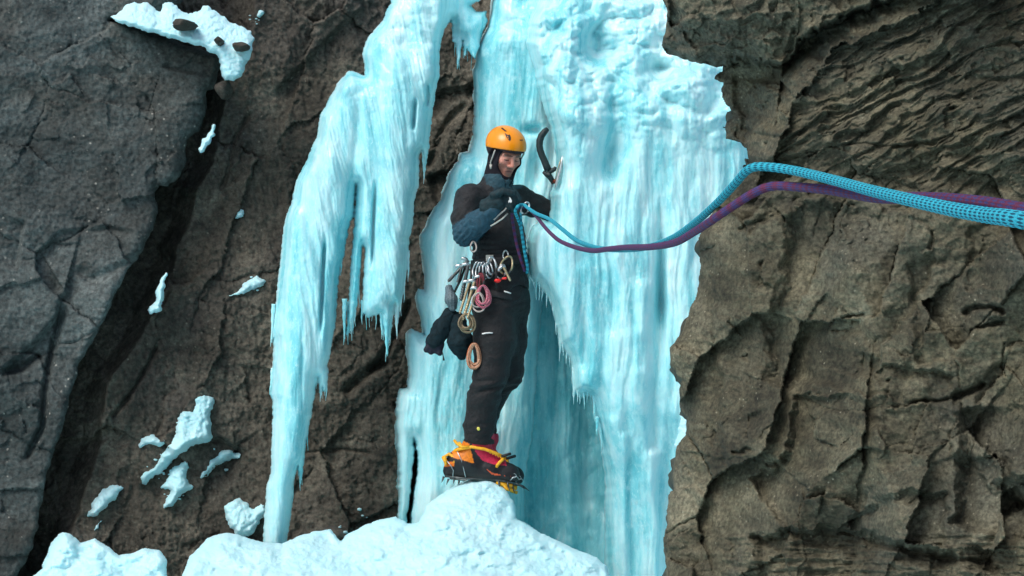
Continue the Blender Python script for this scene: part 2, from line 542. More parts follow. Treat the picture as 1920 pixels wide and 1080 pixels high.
h += b3 * sstep(-.1, .3, fbm(X / 90, Y / 90, octv=3, seed=74))
MID_TINT = shade((s1, .16), (s2 * m2 + .5 * (1 - m2), .16), (sstep(-.6, .6, fbm((X * .9 + Y * .3) / 130, (Y * .5 - X) / 260, octv=4, seed=75)), .25))
h += 4.0 * fbm((X * .5 + Y) / 34, (Y * .35 - X) / 16, octv=5, seed=4, gain=.6)
h += 2.2 * fbm(X / 9, Y / 9, octv=3, seed=6, gain=.7)
# ledges that hold the snow and cracks seen in the slab
h += step_edge(X, Y, [(250, 920), (300, 870), (350, 830), (410, 815), (470, 850)], 26, 10, 40, 1)
h += step_edge(X, Y, [(500, 180), (560, 120), (640, 40), (690, 0)], 20, 12, 60, 1)
h += crack(X, Y, [(300, 640), (275, 690), (240, 745), (205, 790)], 16, 4)
h += crack(X, Y, [(470, 210), (440, 260), (425, 330), (410, 360)], 14, 4)
h += crack(X, Y, [(690, 700), (725, 660), (760, 590), (770, 560)], 24, 6)
h += crack(X, Y, [(640, 740), (700, 690), (730, 672)], 26, 9)
h += crack(X, Y, [(800, 320), (840, 230), (880, 190)], 20, 8)
h += step_edge(X, Y, [(790, 190), (830, 165), (870, 160), (890, 150)], 34, 10, 40, 1)
h += step_edge(X, Y, [(795, 330), (830, 318), (880, 320)], 30, 10, 40, 1)
h += crack(X, Y, [(560, 850), (640, 842), (700, 850)], 9, 3)
MID_DEPTH = base - h * base / F
MID_X, MID_Y = xs, ys
mid = sheet('cliff_slab_middle', xs, ys, MID_DEPTH, M_ROCK_MID, tint=MID_TINT, kind='structure')

def mid_at(px, py):
    i = np.clip(np.searchsorted(MID_X, px), 1, len(MID_X) - 1); j = np.clip(np.searchsorted(MID_Y, py), 1, len(MID_Y) - 1)
    return MID_DEPTH[j, i]

# ------------------------------------------------------------------ left rock slab
left_base = lambda x, y: 9.25 + (1080 - y) * 0.0006 + (x - 300) * 0.0003
left_out = [(-900, -400), (300, -400), (330, -60), (345, 2), (300, 30), (205, 38), (300, 70), (372, 92), (412, 104), (414, 122), (408, 150), (398, 166), (388, 170), (390, 200), (380, 225), (372, 245),
            (350, 262), (350, 300), (338, 330), (315, 350), (298, 345), (290, 360), (296, 400), (285, 430), (272, 462), (245, 500), (222, 545), (200, 590), (175, 640), (150, 675), (140, 720), (128, 745),
            (128, 770), (115, 810), (100, 850), (85, 900), (75, 960), (60, 1030), (20, 1100), (-10, 1300), (-900, 1300)]
left_out = jag(left_out, 4.0, 22, seed=1)
xs = axis(-900, 440, ST, -20, 440, 16); ys = axis(-400, 1300, ST, 0, 1080, 16)
S = field(xs, ys, [left_out], 60.0)
X, Y = np.meshgrid(xs, ys)
base = left_base(X, Y)
wx, wy = X + 14 * fbm(X / 80, Y / 80, octv=3, seed=18), Y + 14 * fbm(X / 80, Y / 80, octv=3, seed=19)
h = 80 * facets(wx / 330, wy / 280, seed=4) + 22 * facets(wx / 110, wy / 80, seed=5)
jx, jy = X + 8 * fbm(X / 40, Y / 40, octv=4, seed=76), Y + 8 * fbm(X / 40, Y / 40, octv=4, seed=77)
b1, s1, g1 = blocks((jx - jy * .3) / 170, jy / 130, 54, 9, 40, 34)
b2, s2, g2 = blocks(jx / 46, jy / 38, 55, 3.5, 16, 16)
m2 = sstep(-.05, .4, fbm(X / 140, Y / 120, octv=3, seed=78))
h += b1 + m2 * b2 - 5 * np.exp(-(g1 / .025) ** 2) * m2
LEFT_TINT = shade((s1, .12), (s2 * m2 + .5 * (1 - m2), .12), (sstep(-.6, .6, fbm(X / 150, Y / 210, octv=4, seed=79)), .22))
h += 2.5 * fbm(X / 50, Y / 36, octv=5, seed=14, gain=.6) + 1.5 * fbm(X / 8, Y / 8, octv=3, seed=15, gain=.75)
Sb = np.minimum(blur(np.maximum(S[0], 0), 4), np.maximum(S[0], 0) * 3)
h -= 30 * (1 - round_edge(Sb, 40.0)) * sstep(150, 330, X) + 16 * (1 - round_edge(np.maximum(S[0], 0), 14.0))
h += step_edge(X, Y, [(330, 115), (305, 118), (302, 128), (340, 138), (400, 145)], 9, 6, 60, -1)
h += step_edge(X, Y, [(0, 690), (60, 640), (110, 580), (120, 545), (95, 560)], 22, 12, 50, 1)
h += step_edge(X, Y, [(35, 510), (45, 440), (52, 412)], 16, 7, 30, -1)
h += step_edge(X, Y, [(60, 480), (110, 430), (200, 420), (260, 430)], 10, 9, 50, 1)
h += crack(X, Y, [(120, 540), (112, 600), (90, 690), (80, 800), (45, 870)], 22, 6)
h += crack(X, Y, [(0, 700), (40, 690), (80, 665)], 18, 7)
h += crack(X, Y, [(140, 500), (170, 525), (230, 500), (270, 470)], 10, 9)
h += step_edge(X, Y, [(215, 540), (190, 600), (165, 640), (148, 690)], 26, 14, 30, -1)
LEFT_DEPTH = base - h * base / F
LEFT_X, LEFT_Y = xs, ys
sheet('cliff_slab_left', xs, ys, LEFT_DEPTH, M_ROCK_LEFT, polys=[left_out], sd=S, skirt=[0.04, 0.1, 0.18, 0.28, 0.4, 0.6, 0.9, 1.3, 2.0], tint=LEFT_TINT, kind='structure')

# ------------------------------------------------------------------ right rock wall close to the camera
def right_base(px, py):
    return 3.40 - 0.55 * np.clip((px - 1240) / 680.0, -0.2, 1.9) + 0.00018 * (540 - py)
right_out = [(2700, -400), (1230, -400), (1244, 0), (1251, 23), (1249, 47), (1241, 86), (1249, 101), (1298, 115), (1344, 126), (1360, 120), (1357, 132), (1341, 140), (1339, 148), (1357, 154), (1352, 183), (1370, 206),
             (1373, 220), (1361, 231), (1361, 260), (1383, 264), (1399, 278), (1404, 303), (1416, 310), (1396, 326), (1372, 352), (1345, 385), (1326, 412), (1318, 429), (1309, 447), (1313, 498), (1309, 546),
             (1289, 593), (1275, 630), (1256, 652), (1257, 684), (1276, 714), (1274, 740), (1275, 769), (1287, 785), (1286, 817), (1269, 835), (1261, 887), (1263, 917), (1253, 928), (1250, 987), (1244, 1010),
             (1248, 1050), (1252, 1100), (1235, 1300), (1180, 1700), (1150, 2700), (2700, 2700)]
right_out = jag(right_out, 2.6, 14, seed=2, seg=5.0)
xs = axis(1140, 2700, ST, 1236, 1924, 16); ys = axis(-400, 2700, ST, 0, 1082, 24)
S = field(xs, ys, [right_out], 70.0)
X, Y = np.meshgrid(xs, ys)
base = right_base(X, Y)
wx, wy = X + 20 * fbm(X / 80, Y / 80, octv=3, seed=28), Y + 20 * fbm(X / 80, Y / 80, octv=3, seed=29)
# block layout
lit = [(1453, 296), (1479, 240), (1484, 190), (1527, 144), (1551, 105), (1582, 84), (1648, 54), (1726, 23), (1790, -30), (1830, -80)]
jx, jy = X + 10 * fbm(X / 30, Y / 30, octv=5, seed=81), Y + 10 * fbm(X / 30, Y / 30, octv=5, seed=82)
d, s, al = linefield(jx, jy, lit)
upper = (Y < 300 + 0.06 * (X - 1450)) 
over = np.where((s < 0) & (Y < 330), 1.0, 0.0)               # overhanging block left of that line
strz = np.where((s > 0), 1.0, 0.0) * sstep(380, 250, Y - 0.10 * (X - 1480))   # layered rock right of it
low = sstep(250, 330, Y - 0.06 * (X - 1450)) * (1 - over * (X < 1460))
h = np.zeros_like(X)
h -= over * np.minimum(d * 2.2, 170)                          # recess under the layered block
# overhanging nose: protrudes, its underside falls back
nose = [(1236, 98), (1298, 118), (1350, 128), (1400, 118), (1465, 128), (1530, 60), (1600, 30), (1680, 0)]
dn, sn, an = linefield(jx, jy, nose)
h += over * np.where(sn < 0, np.minimum(dn * 1.2, 110) + 150 * sstep(0, 14, dn), 0)
h += over * np.where((sn < 0), 40 * facets((wx + wy * .6) / 80, (wy - wx * .6) / 45, seed=6), 0)
h += over * step_edge(X, Y, [(1488, 40), (1470, 100), (1464, 150), (1500, 120), (1560, 70)], 40, 8, 40, -1)
h += over * crack(X, Y, [(1385, 236), (1420, 252), (1450, 258), (1475, 256)], 14, 4)
h += over * 5 * fbm(X / 60, Y / 18, octv=4, seed=22)
h += over * step_edge(X, Y, [(1372, 130), (1372, 190), (1388, 225), (1390, 270)], 18, 10, 40, -1)
# layered rock: tilted plates rising to the right
a1, a2 = X * 0.90 - Y * 0.44, X * 0.44 + Y * 0.90
a2w = a2 + 16 * fbm(a1 / 110, a2 / 60, octv=4, seed=24)
ph = a2w / 31.0 + 0.9 * fbm(a1 / 170, a2 / 80, octv=3, seed=25)
saw = ph - np.floor(ph); amp1 = 0.55 + 0.9 * np.abs(perlin(a1 / 90, np.floor(ph) * 3.7, seed=26))
h += strz * (30 * amp1 * (np.minimum(saw * 1.15, 1) - sstep(0.84, 1.0, saw)) )
ph2 = a2w / 11.5 + 1.3 * fbm(a1 / 60, a2 / 40, octv=3, seed=27); saw2 = ph2 - np.floor(ph2)
h += strz * (7.5 * (0.3 + np.abs(perlin(a1 / 40, np.floor(ph2) * 3.1, seed=31))) * 2 * (np.minimum(saw2 * 1.2, 1) - sstep(0.8, 1.0, saw2)))
h += strz * (110 * facets(wx / 150, wy / 120, seed=7) + 24 * facets((a1 + 12 * fbm(X / 30, Y / 30, octv=2, seed=33)) / 55, a2w / 26, seed=8))
# lower face: big steep blocks
h += low * (120 * facets(wx / 190, wy / 230, seed=9) + 20 * facets(wx / 75, wy / 95, seed=10) + 8 * facets(wx / 26, wy / 22, seed=11) * (0.4 + sstep(-.3, .5, fbm(X / 120, Y / 120, octv=2, seed=36))))
E = lambda ln, drop, w, f, sd_=-1: step_edge(jx, jy, ln, drop * 1.05, w * .8, f, sd_, 0.06)
h += E([(1478, 365), (1470, 420), (1466, 455), (1458, 531), (1440, 580), (1428, 615), (1432, 680), (1431, 728)], 40, 32, 90)
h += E([(1486, 730), (1480, 790), (1468, 843), (1440, 876), (1400, 905)], 46, 20, 85)
h += E([(1792, 760), (1795, 850), (1790, 930), (1779, 990)], 60, 24, 70)
h += E([(1692, 488), (1700, 540), (1710, 640), (1712, 690)], 22, 18, 60)
h += E([(1808, 420), (1812, 470), (1806, 540)], 20, 22, 50)
h += E([(1760, 470), (1742, 540), (1705, 600), (1660, 650), (1640, 720)], 26, 10, 50, 1)
h += E([(1648, 402), (1700, 398), (1752, 440), (1748, 500)], 14, 10, 40, -1)
h += E([(1585, 965), (1640, 935), (1700, 915), (1780, 918)], 30, 14, 40, 1)
h += E([(1400, 1003), (1480, 990), (1560, 985), (1640, 996), (1700, 1020), (1800, 1030)], 55, 16, 46, 1)
h += E([(1640, 690), (1690, 684), (1740, 694), (1790, 700)], 26, 8, 30, 1)
h += E([(1480, 735), (1560, 738), (1640, 742), (1700, 755)], 12, 6, 30, -1)
h += E([(1330, 500), (1350, 560), (1345, 640), (1360, 720), (1356, 800), (1370, 900)], 14, 14, 50, 1)
h += E([(1866, 850), (1872, 900), (1905, 935), (1930, 940)], 50, 12, 40, 1)
h += E([(1860, 930), (1905, 905), (1935, 905)], -26, 20, 60, -1)
h += E([(1870, 1080), (1875, 1010), (1890, 970), (1930, 955)], 60, 16, 50, -1)
h += E([(1400, 440), (1470, 392), (1520, 372), (1590, 366)], 24, 8, 34, -1)
K = lambda ln, dp, w: crack(.5 * jx + .5 * X, .5 * jy + .5 * Y, ln, dp * .6, w * .5, 0.1)
h += K([(1800, 590), (1830, 572), (1878, 578), (1884, 590)], 60, 9) + K([(1830, 612), (1870, 604), (1886, 600)], 50, 8)
h += K([(1785, 750), (1800, 738), (1832, 728), (1845, 712)], 90, 12) + K([(1700, 756), (1750, 748), (1790, 748)], 40, 5)
h += K([(1884, 640), (1880, 690), (1882, 706)], 26, 3) + K([(1884, 655), (1900, 645), (1925, 640)], 14, 3)
h += K([(1820, 780), (1826, 830), (1816, 870), (1818, 900)], 22, 3)
h += K([(1575, 598), (1600, 592), (1624, 590)], 36, 4) + K([(1560, 620), (1590, 618)], 20, 3)
h += K([(1745, 470), (1752, 448), (1750, 430)], 34, 5)
h += K([(1490, 735), (1550, 765), (1610, 772), (1660, 758)], 12, 3)
h += K([(1370, 850), (1395, 846), (1410, 838)], 30, 6) + K([(1435, 876), (1455, 868), (1475, 862)], 30, 8)
h += K([(1700, 950), (1720, 930), (1745, 915)], 22, 5)
h += K([(1620, 1015), (1680, 1030), (1760, 1045), (1860, 1060)], 44, 10)
h += K([(1420, 310), (1500, 290), (1600, 268), (1700, 275), (1800, 262)], 22, 4)
h += K([(1560, 345), (1640, 330), (1700, 318), (1780, 300)], 14, 4) + K([(1650, 365), (1665, 345), (1690, 330)], 16, 3)
h += K([(1380, 432), (1410, 415), (1440, 412), (1470, 395)], 30, 7)
# broken blocks: whole cells of rock stand proud or lie back, with open joints
kx, ky = .6 * jx + .4 * X, .6 * jy + .4 * Y
b1, s1, g1 = blocks(kx / 150 + ky / 480, ky / 200, 41, 40, 190, 110)
b2, s2, g2 = blocks(kx / 64 + ky / 200, ky / 78, 42, 15, 66, 46)
b3, s3, g3 = blocks(jx / 19, jy / 16, 43, 3.0, 11, 10)
m1 = sstep(-.1, .3, fbm(X / 140, Y / 140, octv=2, seed=44)); m2 = sstep(-.05, .4, fbm(X / 130, Y / 110, octv=3, seed=43)); m3 = sstep(0, .5, fbm(X / 80, Y / 80, octv=3, seed=45))
h += low * (b1 + m2 * b2 + m3 * b3 - 12 * m1 * np.exp(-(g1 / .02) ** 2) - 5 * m2 * np.exp(-(g2 / .03) ** 2))
b4, s4, g4 = blocks((a1 + 8 * fbm(X / 25, Y / 25, octv=3, seed=46)) / 60, a2w / 24, 47, 12, 44, 26)
b5, s5, g5 = blocks((a1 + .5 * (jx - X)) / 34, (a2w + .5 * (jy - Y)) / 22, 49, 12, 40, 34)
h += strz * b4 + over * (0.8 * b2 + b3 + b5 * sstep(.6, .1, sn * .5 + .2 * perlin(X / 40, Y / 40, seed=50)))
v2 = np.where(low > .5, s2 * m2 + .5 * (1 - m2), np.where(strz > .5, s4, .5))
RIGHT_TINT = shade((np.where(low > .5, s1, .5), .15), (v2, .18), (sstep(-.6, .6, fbm(X / 120, Y / 150, octv=4, seed=48)), .25))
# bottom band is thinly layered
bot = sstep(985, 1015, Y) * sstep(1330, 1400, X)
h += bot * 12 * fbm(X / 70, Y / 12, octv=4, seed=38, gain=.6)
h += 2.6 * fbm(X / 30, Y / 22, octv=5, seed=34, gain=.62) + 1.2 * fbm(X / 6.5, Y / 6.5, octv=3, seed=35, gain=.75)
Sp = np.maximum(S[0], 0)
Sb = np.minimum(blur(Sp, 5), Sp * 3)
h -= 40 * (1 - round_edge(Sb, 52.0)) + 7 * (1 - round_edge(Sp, 7.0))
RIGHT_DEPTH = base - h * base / F
RIGHT_X, RIGHT_Y = xs, ys
sheet('cliff_wall_right', xs, ys, RIGHT_DEPTH, M_ROCK_RIGHT, polys=[right_out], sd=S, tint=RIGHT_TINT, skirt=[0.02, 0.05, 0.09, 0.14, 0.2, 0.28, 0.38, 0.5, 0.65, 0.85, 1.1, 1.5, 2.2, 3.0], kind='structure')

def right_at(px, py):
    i = np.clip(np.searchsorted(RIGHT_X, px), 1, len(RIGHT_X) - 1); j = np.clip(np.searchsorted(RIGHT_Y, py), 1, len(RIGHT_Y) - 1)
    return RIGHT_DEPTH[j, i]

# ------------------------------------------------------------------ ice
def columns(X, Y, cols):
    """rounded runnels: (centre x, top y, half width, length, height, drift)"""
    h = np.zeros_like(X)
    for cx, top, w, L, hh, dr in cols:
        c = cx + dr * (Y - top)
        dx = (X - c) / w
        ac = np.sqrt(np.maximum(1 - dx * dx, 0))
        ty = np.clip((top + w - Y) / w, 0, 1)
        up = np.sqrt(np.maximum(1 - ty * ty, 0)) * (Y > top)
        dn = np.clip(1 - (Y - top - w) / L, 0, 1) ** 0.6
        k = 0.62 * hh * ac * up * dn
        h = np.log(np.exp(h / 7.0) + np.exp(k / 7.0) - 1) * 7.0 * 0.5 + 0.5 * np.maximum(h, k)
    return blur(h, 2)

def rand_columns(n, box, seed, w=(10, 30), L=(150, 420), hh=(8, 24), dr=0.0):
    r = random.Random(seed)
    return [(r.uniform(box[0], box[1]), r.uniform(box[2], box[3]), r.uniform(*w), r.uniform(*L), r.uniform(*hh), dr + r.uniform(-.02, .02)) for _ in range(n)]

def ice_relief(X, Y, seed, slant=0.0, big=16.0, flute=9.0, lump=7.0, lumpmask=None):
    xw = X + slant * Y + 9 * fbm(X / 70, Y / 200, octv=3, seed=seed + 5)
    h = 0.65 * big * billow(xw / 80, Y / 380, octv=2, seed=seed)
    vary = sstep(-0.35, 0.45, fbm(X / 60, Y / 130, octv=2, seed=seed + 7))
    h += vary * (flute * billow(xw / 24, Y / 420, octv=2, seed=seed + 1, gain=.4) + 1.5 * billow(xw / 8, Y / 220, octv=2, seed=seed + 2))
    lm = 1.0 if lumpmask is None else lumpmask
    h += lm * (2.2 * lump * billow(X / 80, Y / 66, octv=2, seed=seed + 8, gain=.35) + 0.5 * lump * billow(X / 26, Y / 24, octv=2, seed=seed + 3, gain=.35))
    h += (1 - vary) * 1.3 * fbm(X / 14, Y / 60, octv=3, seed=seed + 4)
    h += 1.7 * billow((xw + 3 * fbm(X / 20, Y / 30, octv=2, seed=seed + 9)) / 5.5, Y / 120, octv=2, seed=seed + 10) + 0.35 * fbm(X / 4.5, Y / 7, octv=2, seed=seed + 11)
    return h

fall = empty('frozen_waterfall', P(1050, 1080, 9.6), 'huge cyan frozen waterfall filling the gap behind the climber', 'icefall')
# back sheet: clear ice in the recess
xs = axis(760, 1560, ST, 760, 1300, 12); ys = axis(-300, 1300, ST, 0, 1080, 12)
back_out = jag([(905, -300), (925, 0), (918, 45), (900, 90), (893, 160), (893, 220), (885, 275), (860, 320), (830, 400), (812, 460), (812, 700), (800, 840), (795, 1100), (790, 1290), (1550, 1290), (1550, -300)], 3, 18, seed=3)
S = field(xs, ys, [back_out], 50.0); X, Y = np.meshgrid(xs, ys)
base = 9.95 + 0 * X
Sp = np.maximum(S[0], 0)
h = ice_relief(X, Y, 50, big=22, flute=9, lump=3) + 70 * round_edge(Sp, 45.0)
h += -30 * np.exp(-((X - 1105) / 26.0) ** 2) * sstep(560, 760, Y)
h += 60 * sstep(900, 1080, Y + 10 * fbm(X / 40, Y / 40, octv=2, seed=52)) * 0.6
dep = base - h * base / F
sheet('ice_sheet', xs, ys, dep, M_ICE_CLEAR, polys=[back_out], sd=S, skirt=[0.1, 0.35], parent=fall)

# left flow, beside and behind the climber
xs = axis(735, 1100, ST, 735, 1100, 12); ys = axis(-300, 1120, ST, 0, 1080, 12)
b_out = [(910, -300), (924, 0), (919, 42), (898, 82), (894, 108), (887, 134), (890, 176), (889, 222), (887, 259), (880, 285), (866, 287), (858, 303), (844, 323), (836, 350), (830, 367), (811, 398), (797, 428),
         (788, 441), (791, 476), (797, 520), (795, 543), (784, 542), (780, 556), (786, 580), (796, 628), (788, 623), (773, 615), (765, 624), (763, 650), (766, 700), (765, 727), (752, 730), (744, 746),
         (743, 790), (746, 849), (748, 919), (746, 975), (752, 1000), (763, 985), (767, 940), (773, 900), (777, 850), (776, 822), (783, 850), (780, 890), (772, 960), (768, 1000), (768, 1110),
         (985, 1110), (985, 900), (1000, 800), (1010, 640), (1020, 540), (1040, 450), (1085, 300), (1070, 150), (1050, 0), (1050, -300)]
b_out = jag(b_out, 2.2, 11, seed=4, seg=4.0)
S = field(xs, ys, [b_out], 60.0); X, Y = np.meshgrid(xs, ys)
base = 9.70 + 0 * X; Sp = np.maximum(S[0], 0)
Sq = np.minimum(blur(Sp, 4), Sp * 2.5)
h = 46 * round_edge(Sq, 38.0) + 16 * round_edge(Sp, 9.0)
e_in = sstep(0, 26, Sp)
h += e_in * ice_relief(X, Y, 60, slant=0.12, big=20, flute=8, lump=7, lumpmask=0.06 + 0.94 * sstep(160, 0, Y))
h += columns(X, Y, [(955, 60, 44, 500, 34, 0.0), (915, 150, 30, 380, 24, -0.02), (985, 20, 30, 400, 30, 0.06), (862, 290, 24, 400, 34, -0.06), (830, 400, 30, 400, 30, -0.03), (773, 617, 16, 300, 20, 0.0),
     (752, 731, 12, 240, 16, 0.0), (812, 560, 22, 360, 22, 0.0), (900, 300, 34, 500, 26, -0.05), (850, 620, 30, 380, 24, 0), (905, 90, 18, 200, 22, 0)] + rand_columns(26, (770, 1010, 100, 800), 5, (8, 22), (120, 360), (8, 18), -0.02))
# hollows left of the tool's handle
h -= 26 * np.exp(-((X - 1003) / 12.0) ** 2 - ((Y - 320) / 28.0) ** 2) + 22 * np.exp(-((X - 1000) / 16.0) ** 2 - ((Y - 243) / 9.0) ** 2)
B_DEP = base - h * base / F
sheet('ice_column', xs, ys, B_DEP, M_ICE, polys=[b_out], sd=S, skirt=[0.05, 0.2, 0.4], parent=fall)

# front curtain on the right, bulging out, fringed over the recess
xs = axis(975, 1640, ST, 975, 1420, 12); ys = axis(-300, 1300, ST, 0, 1080, 12)
c_out = [(1010, -300), (1006, 0), (990, 46), (986, 83), (998, 120), (1008, 160), (1016, 190), (1033, 241), (1041, 285), (1044, 320), (1040, 345), (1033, 360), (1031, 400), (1030, 416), (1014, 411), (998, 424), (987, 454),
         (987, 490), (994, 522), (1004, 540), (1008, 532), (1018, 546), (1026, 556), (1035, 575), (1040, 600), (1046, 640), (1050, 662), (1056, 650), (1063, 669), (1068, 672), (1072, 701), (1073, 744),
         (1080, 738), (1088, 747), (1098, 740), (1110, 746), (1112, 772), (1121, 808), (1128, 850), (1133, 897), (1134, 977), (1133, 1057), (1128, 1290), (1630, 1290), (1630, -300)]
c_out = jag(c_out, 2.0, 10, seed=6, seg=4.0)
S = field(xs, ys, [c_out], 70.0); X, Y = np.meshgrid(xs, ys)
base = 9.12 + 0.25 * sstep(250, 0, Y) + 0.0 * X + 0.22 * sstep(700, 1000, Y); Sp = np.maximum(S[0], 0)
Sq = np.minimum(blur(Sp, 5), Sp * 2.5)
h = 60 * round_edge(Sq, 60.0) + 18 * round_edge(np.minimum(blur(Sp, 2), Sp * 2.5), 10.0)
e_in = sstep(0, 22, Sp)
top = sstep(330, 120, Y)
h += e_in * (ice_relief(X, Y, 70, slant=0.02, big=24, flute=10 , lump=22, lumpmask=0.05 + 0.95 * top) )
cols = [(1022, 30, 36, 260, 60, 0.10), (1062, 95, 50, 420, 74, 0.03), (1010, 10, 28, 200, 50, 0.05), (1105, 110, 46, 420, 62, 0.0), (1190, 120, 42, 460, 66, 0.0), (1170, 60, 55, 60, 56, 0.0), (1235, 150, 36, 400, 58, 0.0), (1290, 112, 46, 500, 66, 0.01),
        (1235, 45, 50, 60, 44, 0.0), (1205, 205, 24, 300, 64, 0.0), (1340, 190, 30, 380, 52, 0.0), (1310, 210, 18, 300, 60, 0), (1085, 5, 45, 90, 52, 0.0), (1140, -20, 55, 80, 46, 0), (1215, -20, 60, 90, 52, 0), (1135, 330, 30, 360, 52, 0), (1065, 330, 34, 340, 60, 0),
        (1012, 412, 22, 110, 40, 0.1), (1170, 420, 26, 500, 44, 0), (1280, 380, 30, 560, 44, 0), (1100, 480, 26, 270, 40, 0.0), (1205, 520, 20, 520, 40, 0), (1155, 620, 22, 460, 36, 0), (1060, 500, 18, 160, 34, 0.05)]
h += e_in * columns(X, Y, cols + rand_columns(50, (1020, 1420, 150, 900), 9, (8, 24), (120, 420), (24, 50)))
# hollows between the bulges and the deep groove
for cx, cy, rx, ry, dp in ((1122, 82, 26, 36, 44), (1238, 128, 26, 18, 36), (1152, 100, 18, 20, 28), (1165, 245, 22, 44, 30), (1240, 545, 9, 95, 56), (1140, 300, 20, 40, 24), (1095, 650, 9, 70, 26)):
    h -= dp * np.exp(-((X - cx) / rx) ** 2 - ((Y - cy) / ry) ** 2)
C_DEP = base - h * base / F
sheet('ice_curtain', xs, ys, C_DEP, M_ICE, polys=[c_out], sd=S, skirt=[0.03, 0.12, 0.3], parent=fall)

# hanging curtain on the left
hang_out = [(735, -60), (732, 5), (717, 38), (702, 55), (685, 78), (680, 100), (684, 142), (677, 138), (655, 132), (640, 145), (625, 170), (612, 195), (600, 215), (595, 250), (577, 295), (555, 340), (545, 380), (532, 420),
            (526, 480), (520, 532), (513, 597), (508, 646), (513, 634), (509, 715), (506, 738), (511, 752), (509, 833), (507, 887), (499, 914), (495, 973), (492, 1040), (534, 1040), (547, 957), (552, 897), (559, 874),
            (562, 917), (568, 887), (574, 833), (582, 790), (592, 731), (596, 708), (601, 750), (605, 724), (609, 738), (617, 699), (614, 686), (621, 656), (630, 607), (633, 554), (638, 505), (645, 480), (655, 425), (663, 405),
            (668, 345), (664, 420), (660, 460), (653, 560), (651, 607), (645, 640), (653, 622), (656, 626), (658, 604), (661, 622), (667, 590), (673, 548), (680, 460), (684, 466), (681, 520), (679, 586), (686, 590), (688, 596), (714, 589), (716, 632), (720, 612),
            (723, 612), (724, 666), (727, 664), (735, 610), (741, 570), (743, 628), (749, 591), (759, 538), (766, 490), (767, 450), (775, 415), (777, 375), (785, 352), (787, 290), (791, 283), (795, 340), (802, 295), (810, 225), (817, 170),
            (825, 140), (824, 120), (827, 75), (834, 55), (846, 38), (848, 78), (854, 84), (858, 129), (864, 100), (868, 76), (871, 108), (876, 92), (884, 105), (890, 112), (897, 90), (905, 66), (914, 40), (912, 20), (893, 22), (884, 10), (920, -10), (920, -60)]
hole1 = [(799, 158), (803, 165), (804, 190), (801, 205), (796, 190)]
hole2 = [(778, 182), (779, 200), (776, 248), (772, 246), (773, 215)]
xs = axis(488, 925, 1.6, 488, 925, 12); ys = axis(-60, 1040, 1.8, 0, 1040, 12)
ho = [jag(hang_out, 1.9, 9, seed=8, seg=3.5)]
S = field(xs, ys, ho, 60.0); X, Y = np.meshgrid(xs, ys); Sp = np.maximum(S[0], 0)
slant = -np.interp(Y, [0, 150, 400, 700, 1000], [0.25, 0.3, 0.16, 0.05, 0.02])
base = 9.42 - 0.05 * sstep(200, 900, Y) + 0.25 * sstep(820, 860, X + 0 * Y) * sstep(120, 60, Y)
Sq = np.minimum(blur(Sp, 4), Sp * 2.5)
prof = 9 * round_edge(Sp, 9.0) + 20 * round_edge(Sq, 26.0) + 26 * round_edge(Sq, 60.0)
e_in = sstep(0, 20, Sp)
h = prof + e_in * (ice_relief(X + 0.22 * np.maximum(0, 600 - Y), Y, 80, big=14, flute=10, lump=5, lumpmask=0.06 + 0.94 * sstep(260, 80, Y)))
h += e_in * columns(X, Y, [(655, 134, 30, 520, 30, -0.13), (760, 84, 62, 420, 46, -0.02), (620, 190, 26, 500, 26, -0.12), (720, 60, 34, 300, 24, -0.02), (585, 300, 26, 500, 26, -0.07), (700, 150, 26, 380, 26, -0.05),
     (740, 120, 24, 420, 44, -0.02), (795, 110, 22, 260, 40, 0.0), (560, 380, 24, 520, 28, -0.04), (600, 340, 22, 320, 26, -0.03)] + rand_columns(34, (530, 800, 150, 620), 13, (6, 15), (90, 360), (10, 26), -0.06))
h += 0.35 * fbm(X / 6, Y / 12, octv=2, seed=88)
for hl in ([(801, 150), (803, 180), (800, 206)], [(779, 180), (777, 215), (774, 248)], [(705, 330), (700, 420), (697, 520)], [(610, 430), (604, 540), (600, 640)]):
    h += crack(X, Y, hl, 26, 3.2, 0.25)
dep = base - h * base / F
bk = base + (0.5 * prof) * base / F
hang = empty('hanging_ice_curtain', P(515, 1020, 9.3), 'long pale blue hanging ice curtain with icicle fringe left of the climber', 'ice curtain')
sheet('ice_body', xs, ys, dep, M_ICE, polys=ho, sd=S, back=bk, parent=hang)

def tube(name, pts, rad, mat, parent=None, seg=8, uv=False, close=False, cap=True, **kw):
    me = tube_mesh(name, pts, rad, seg, close, cap)
    return obj(name, me, mat, parent, **kw)

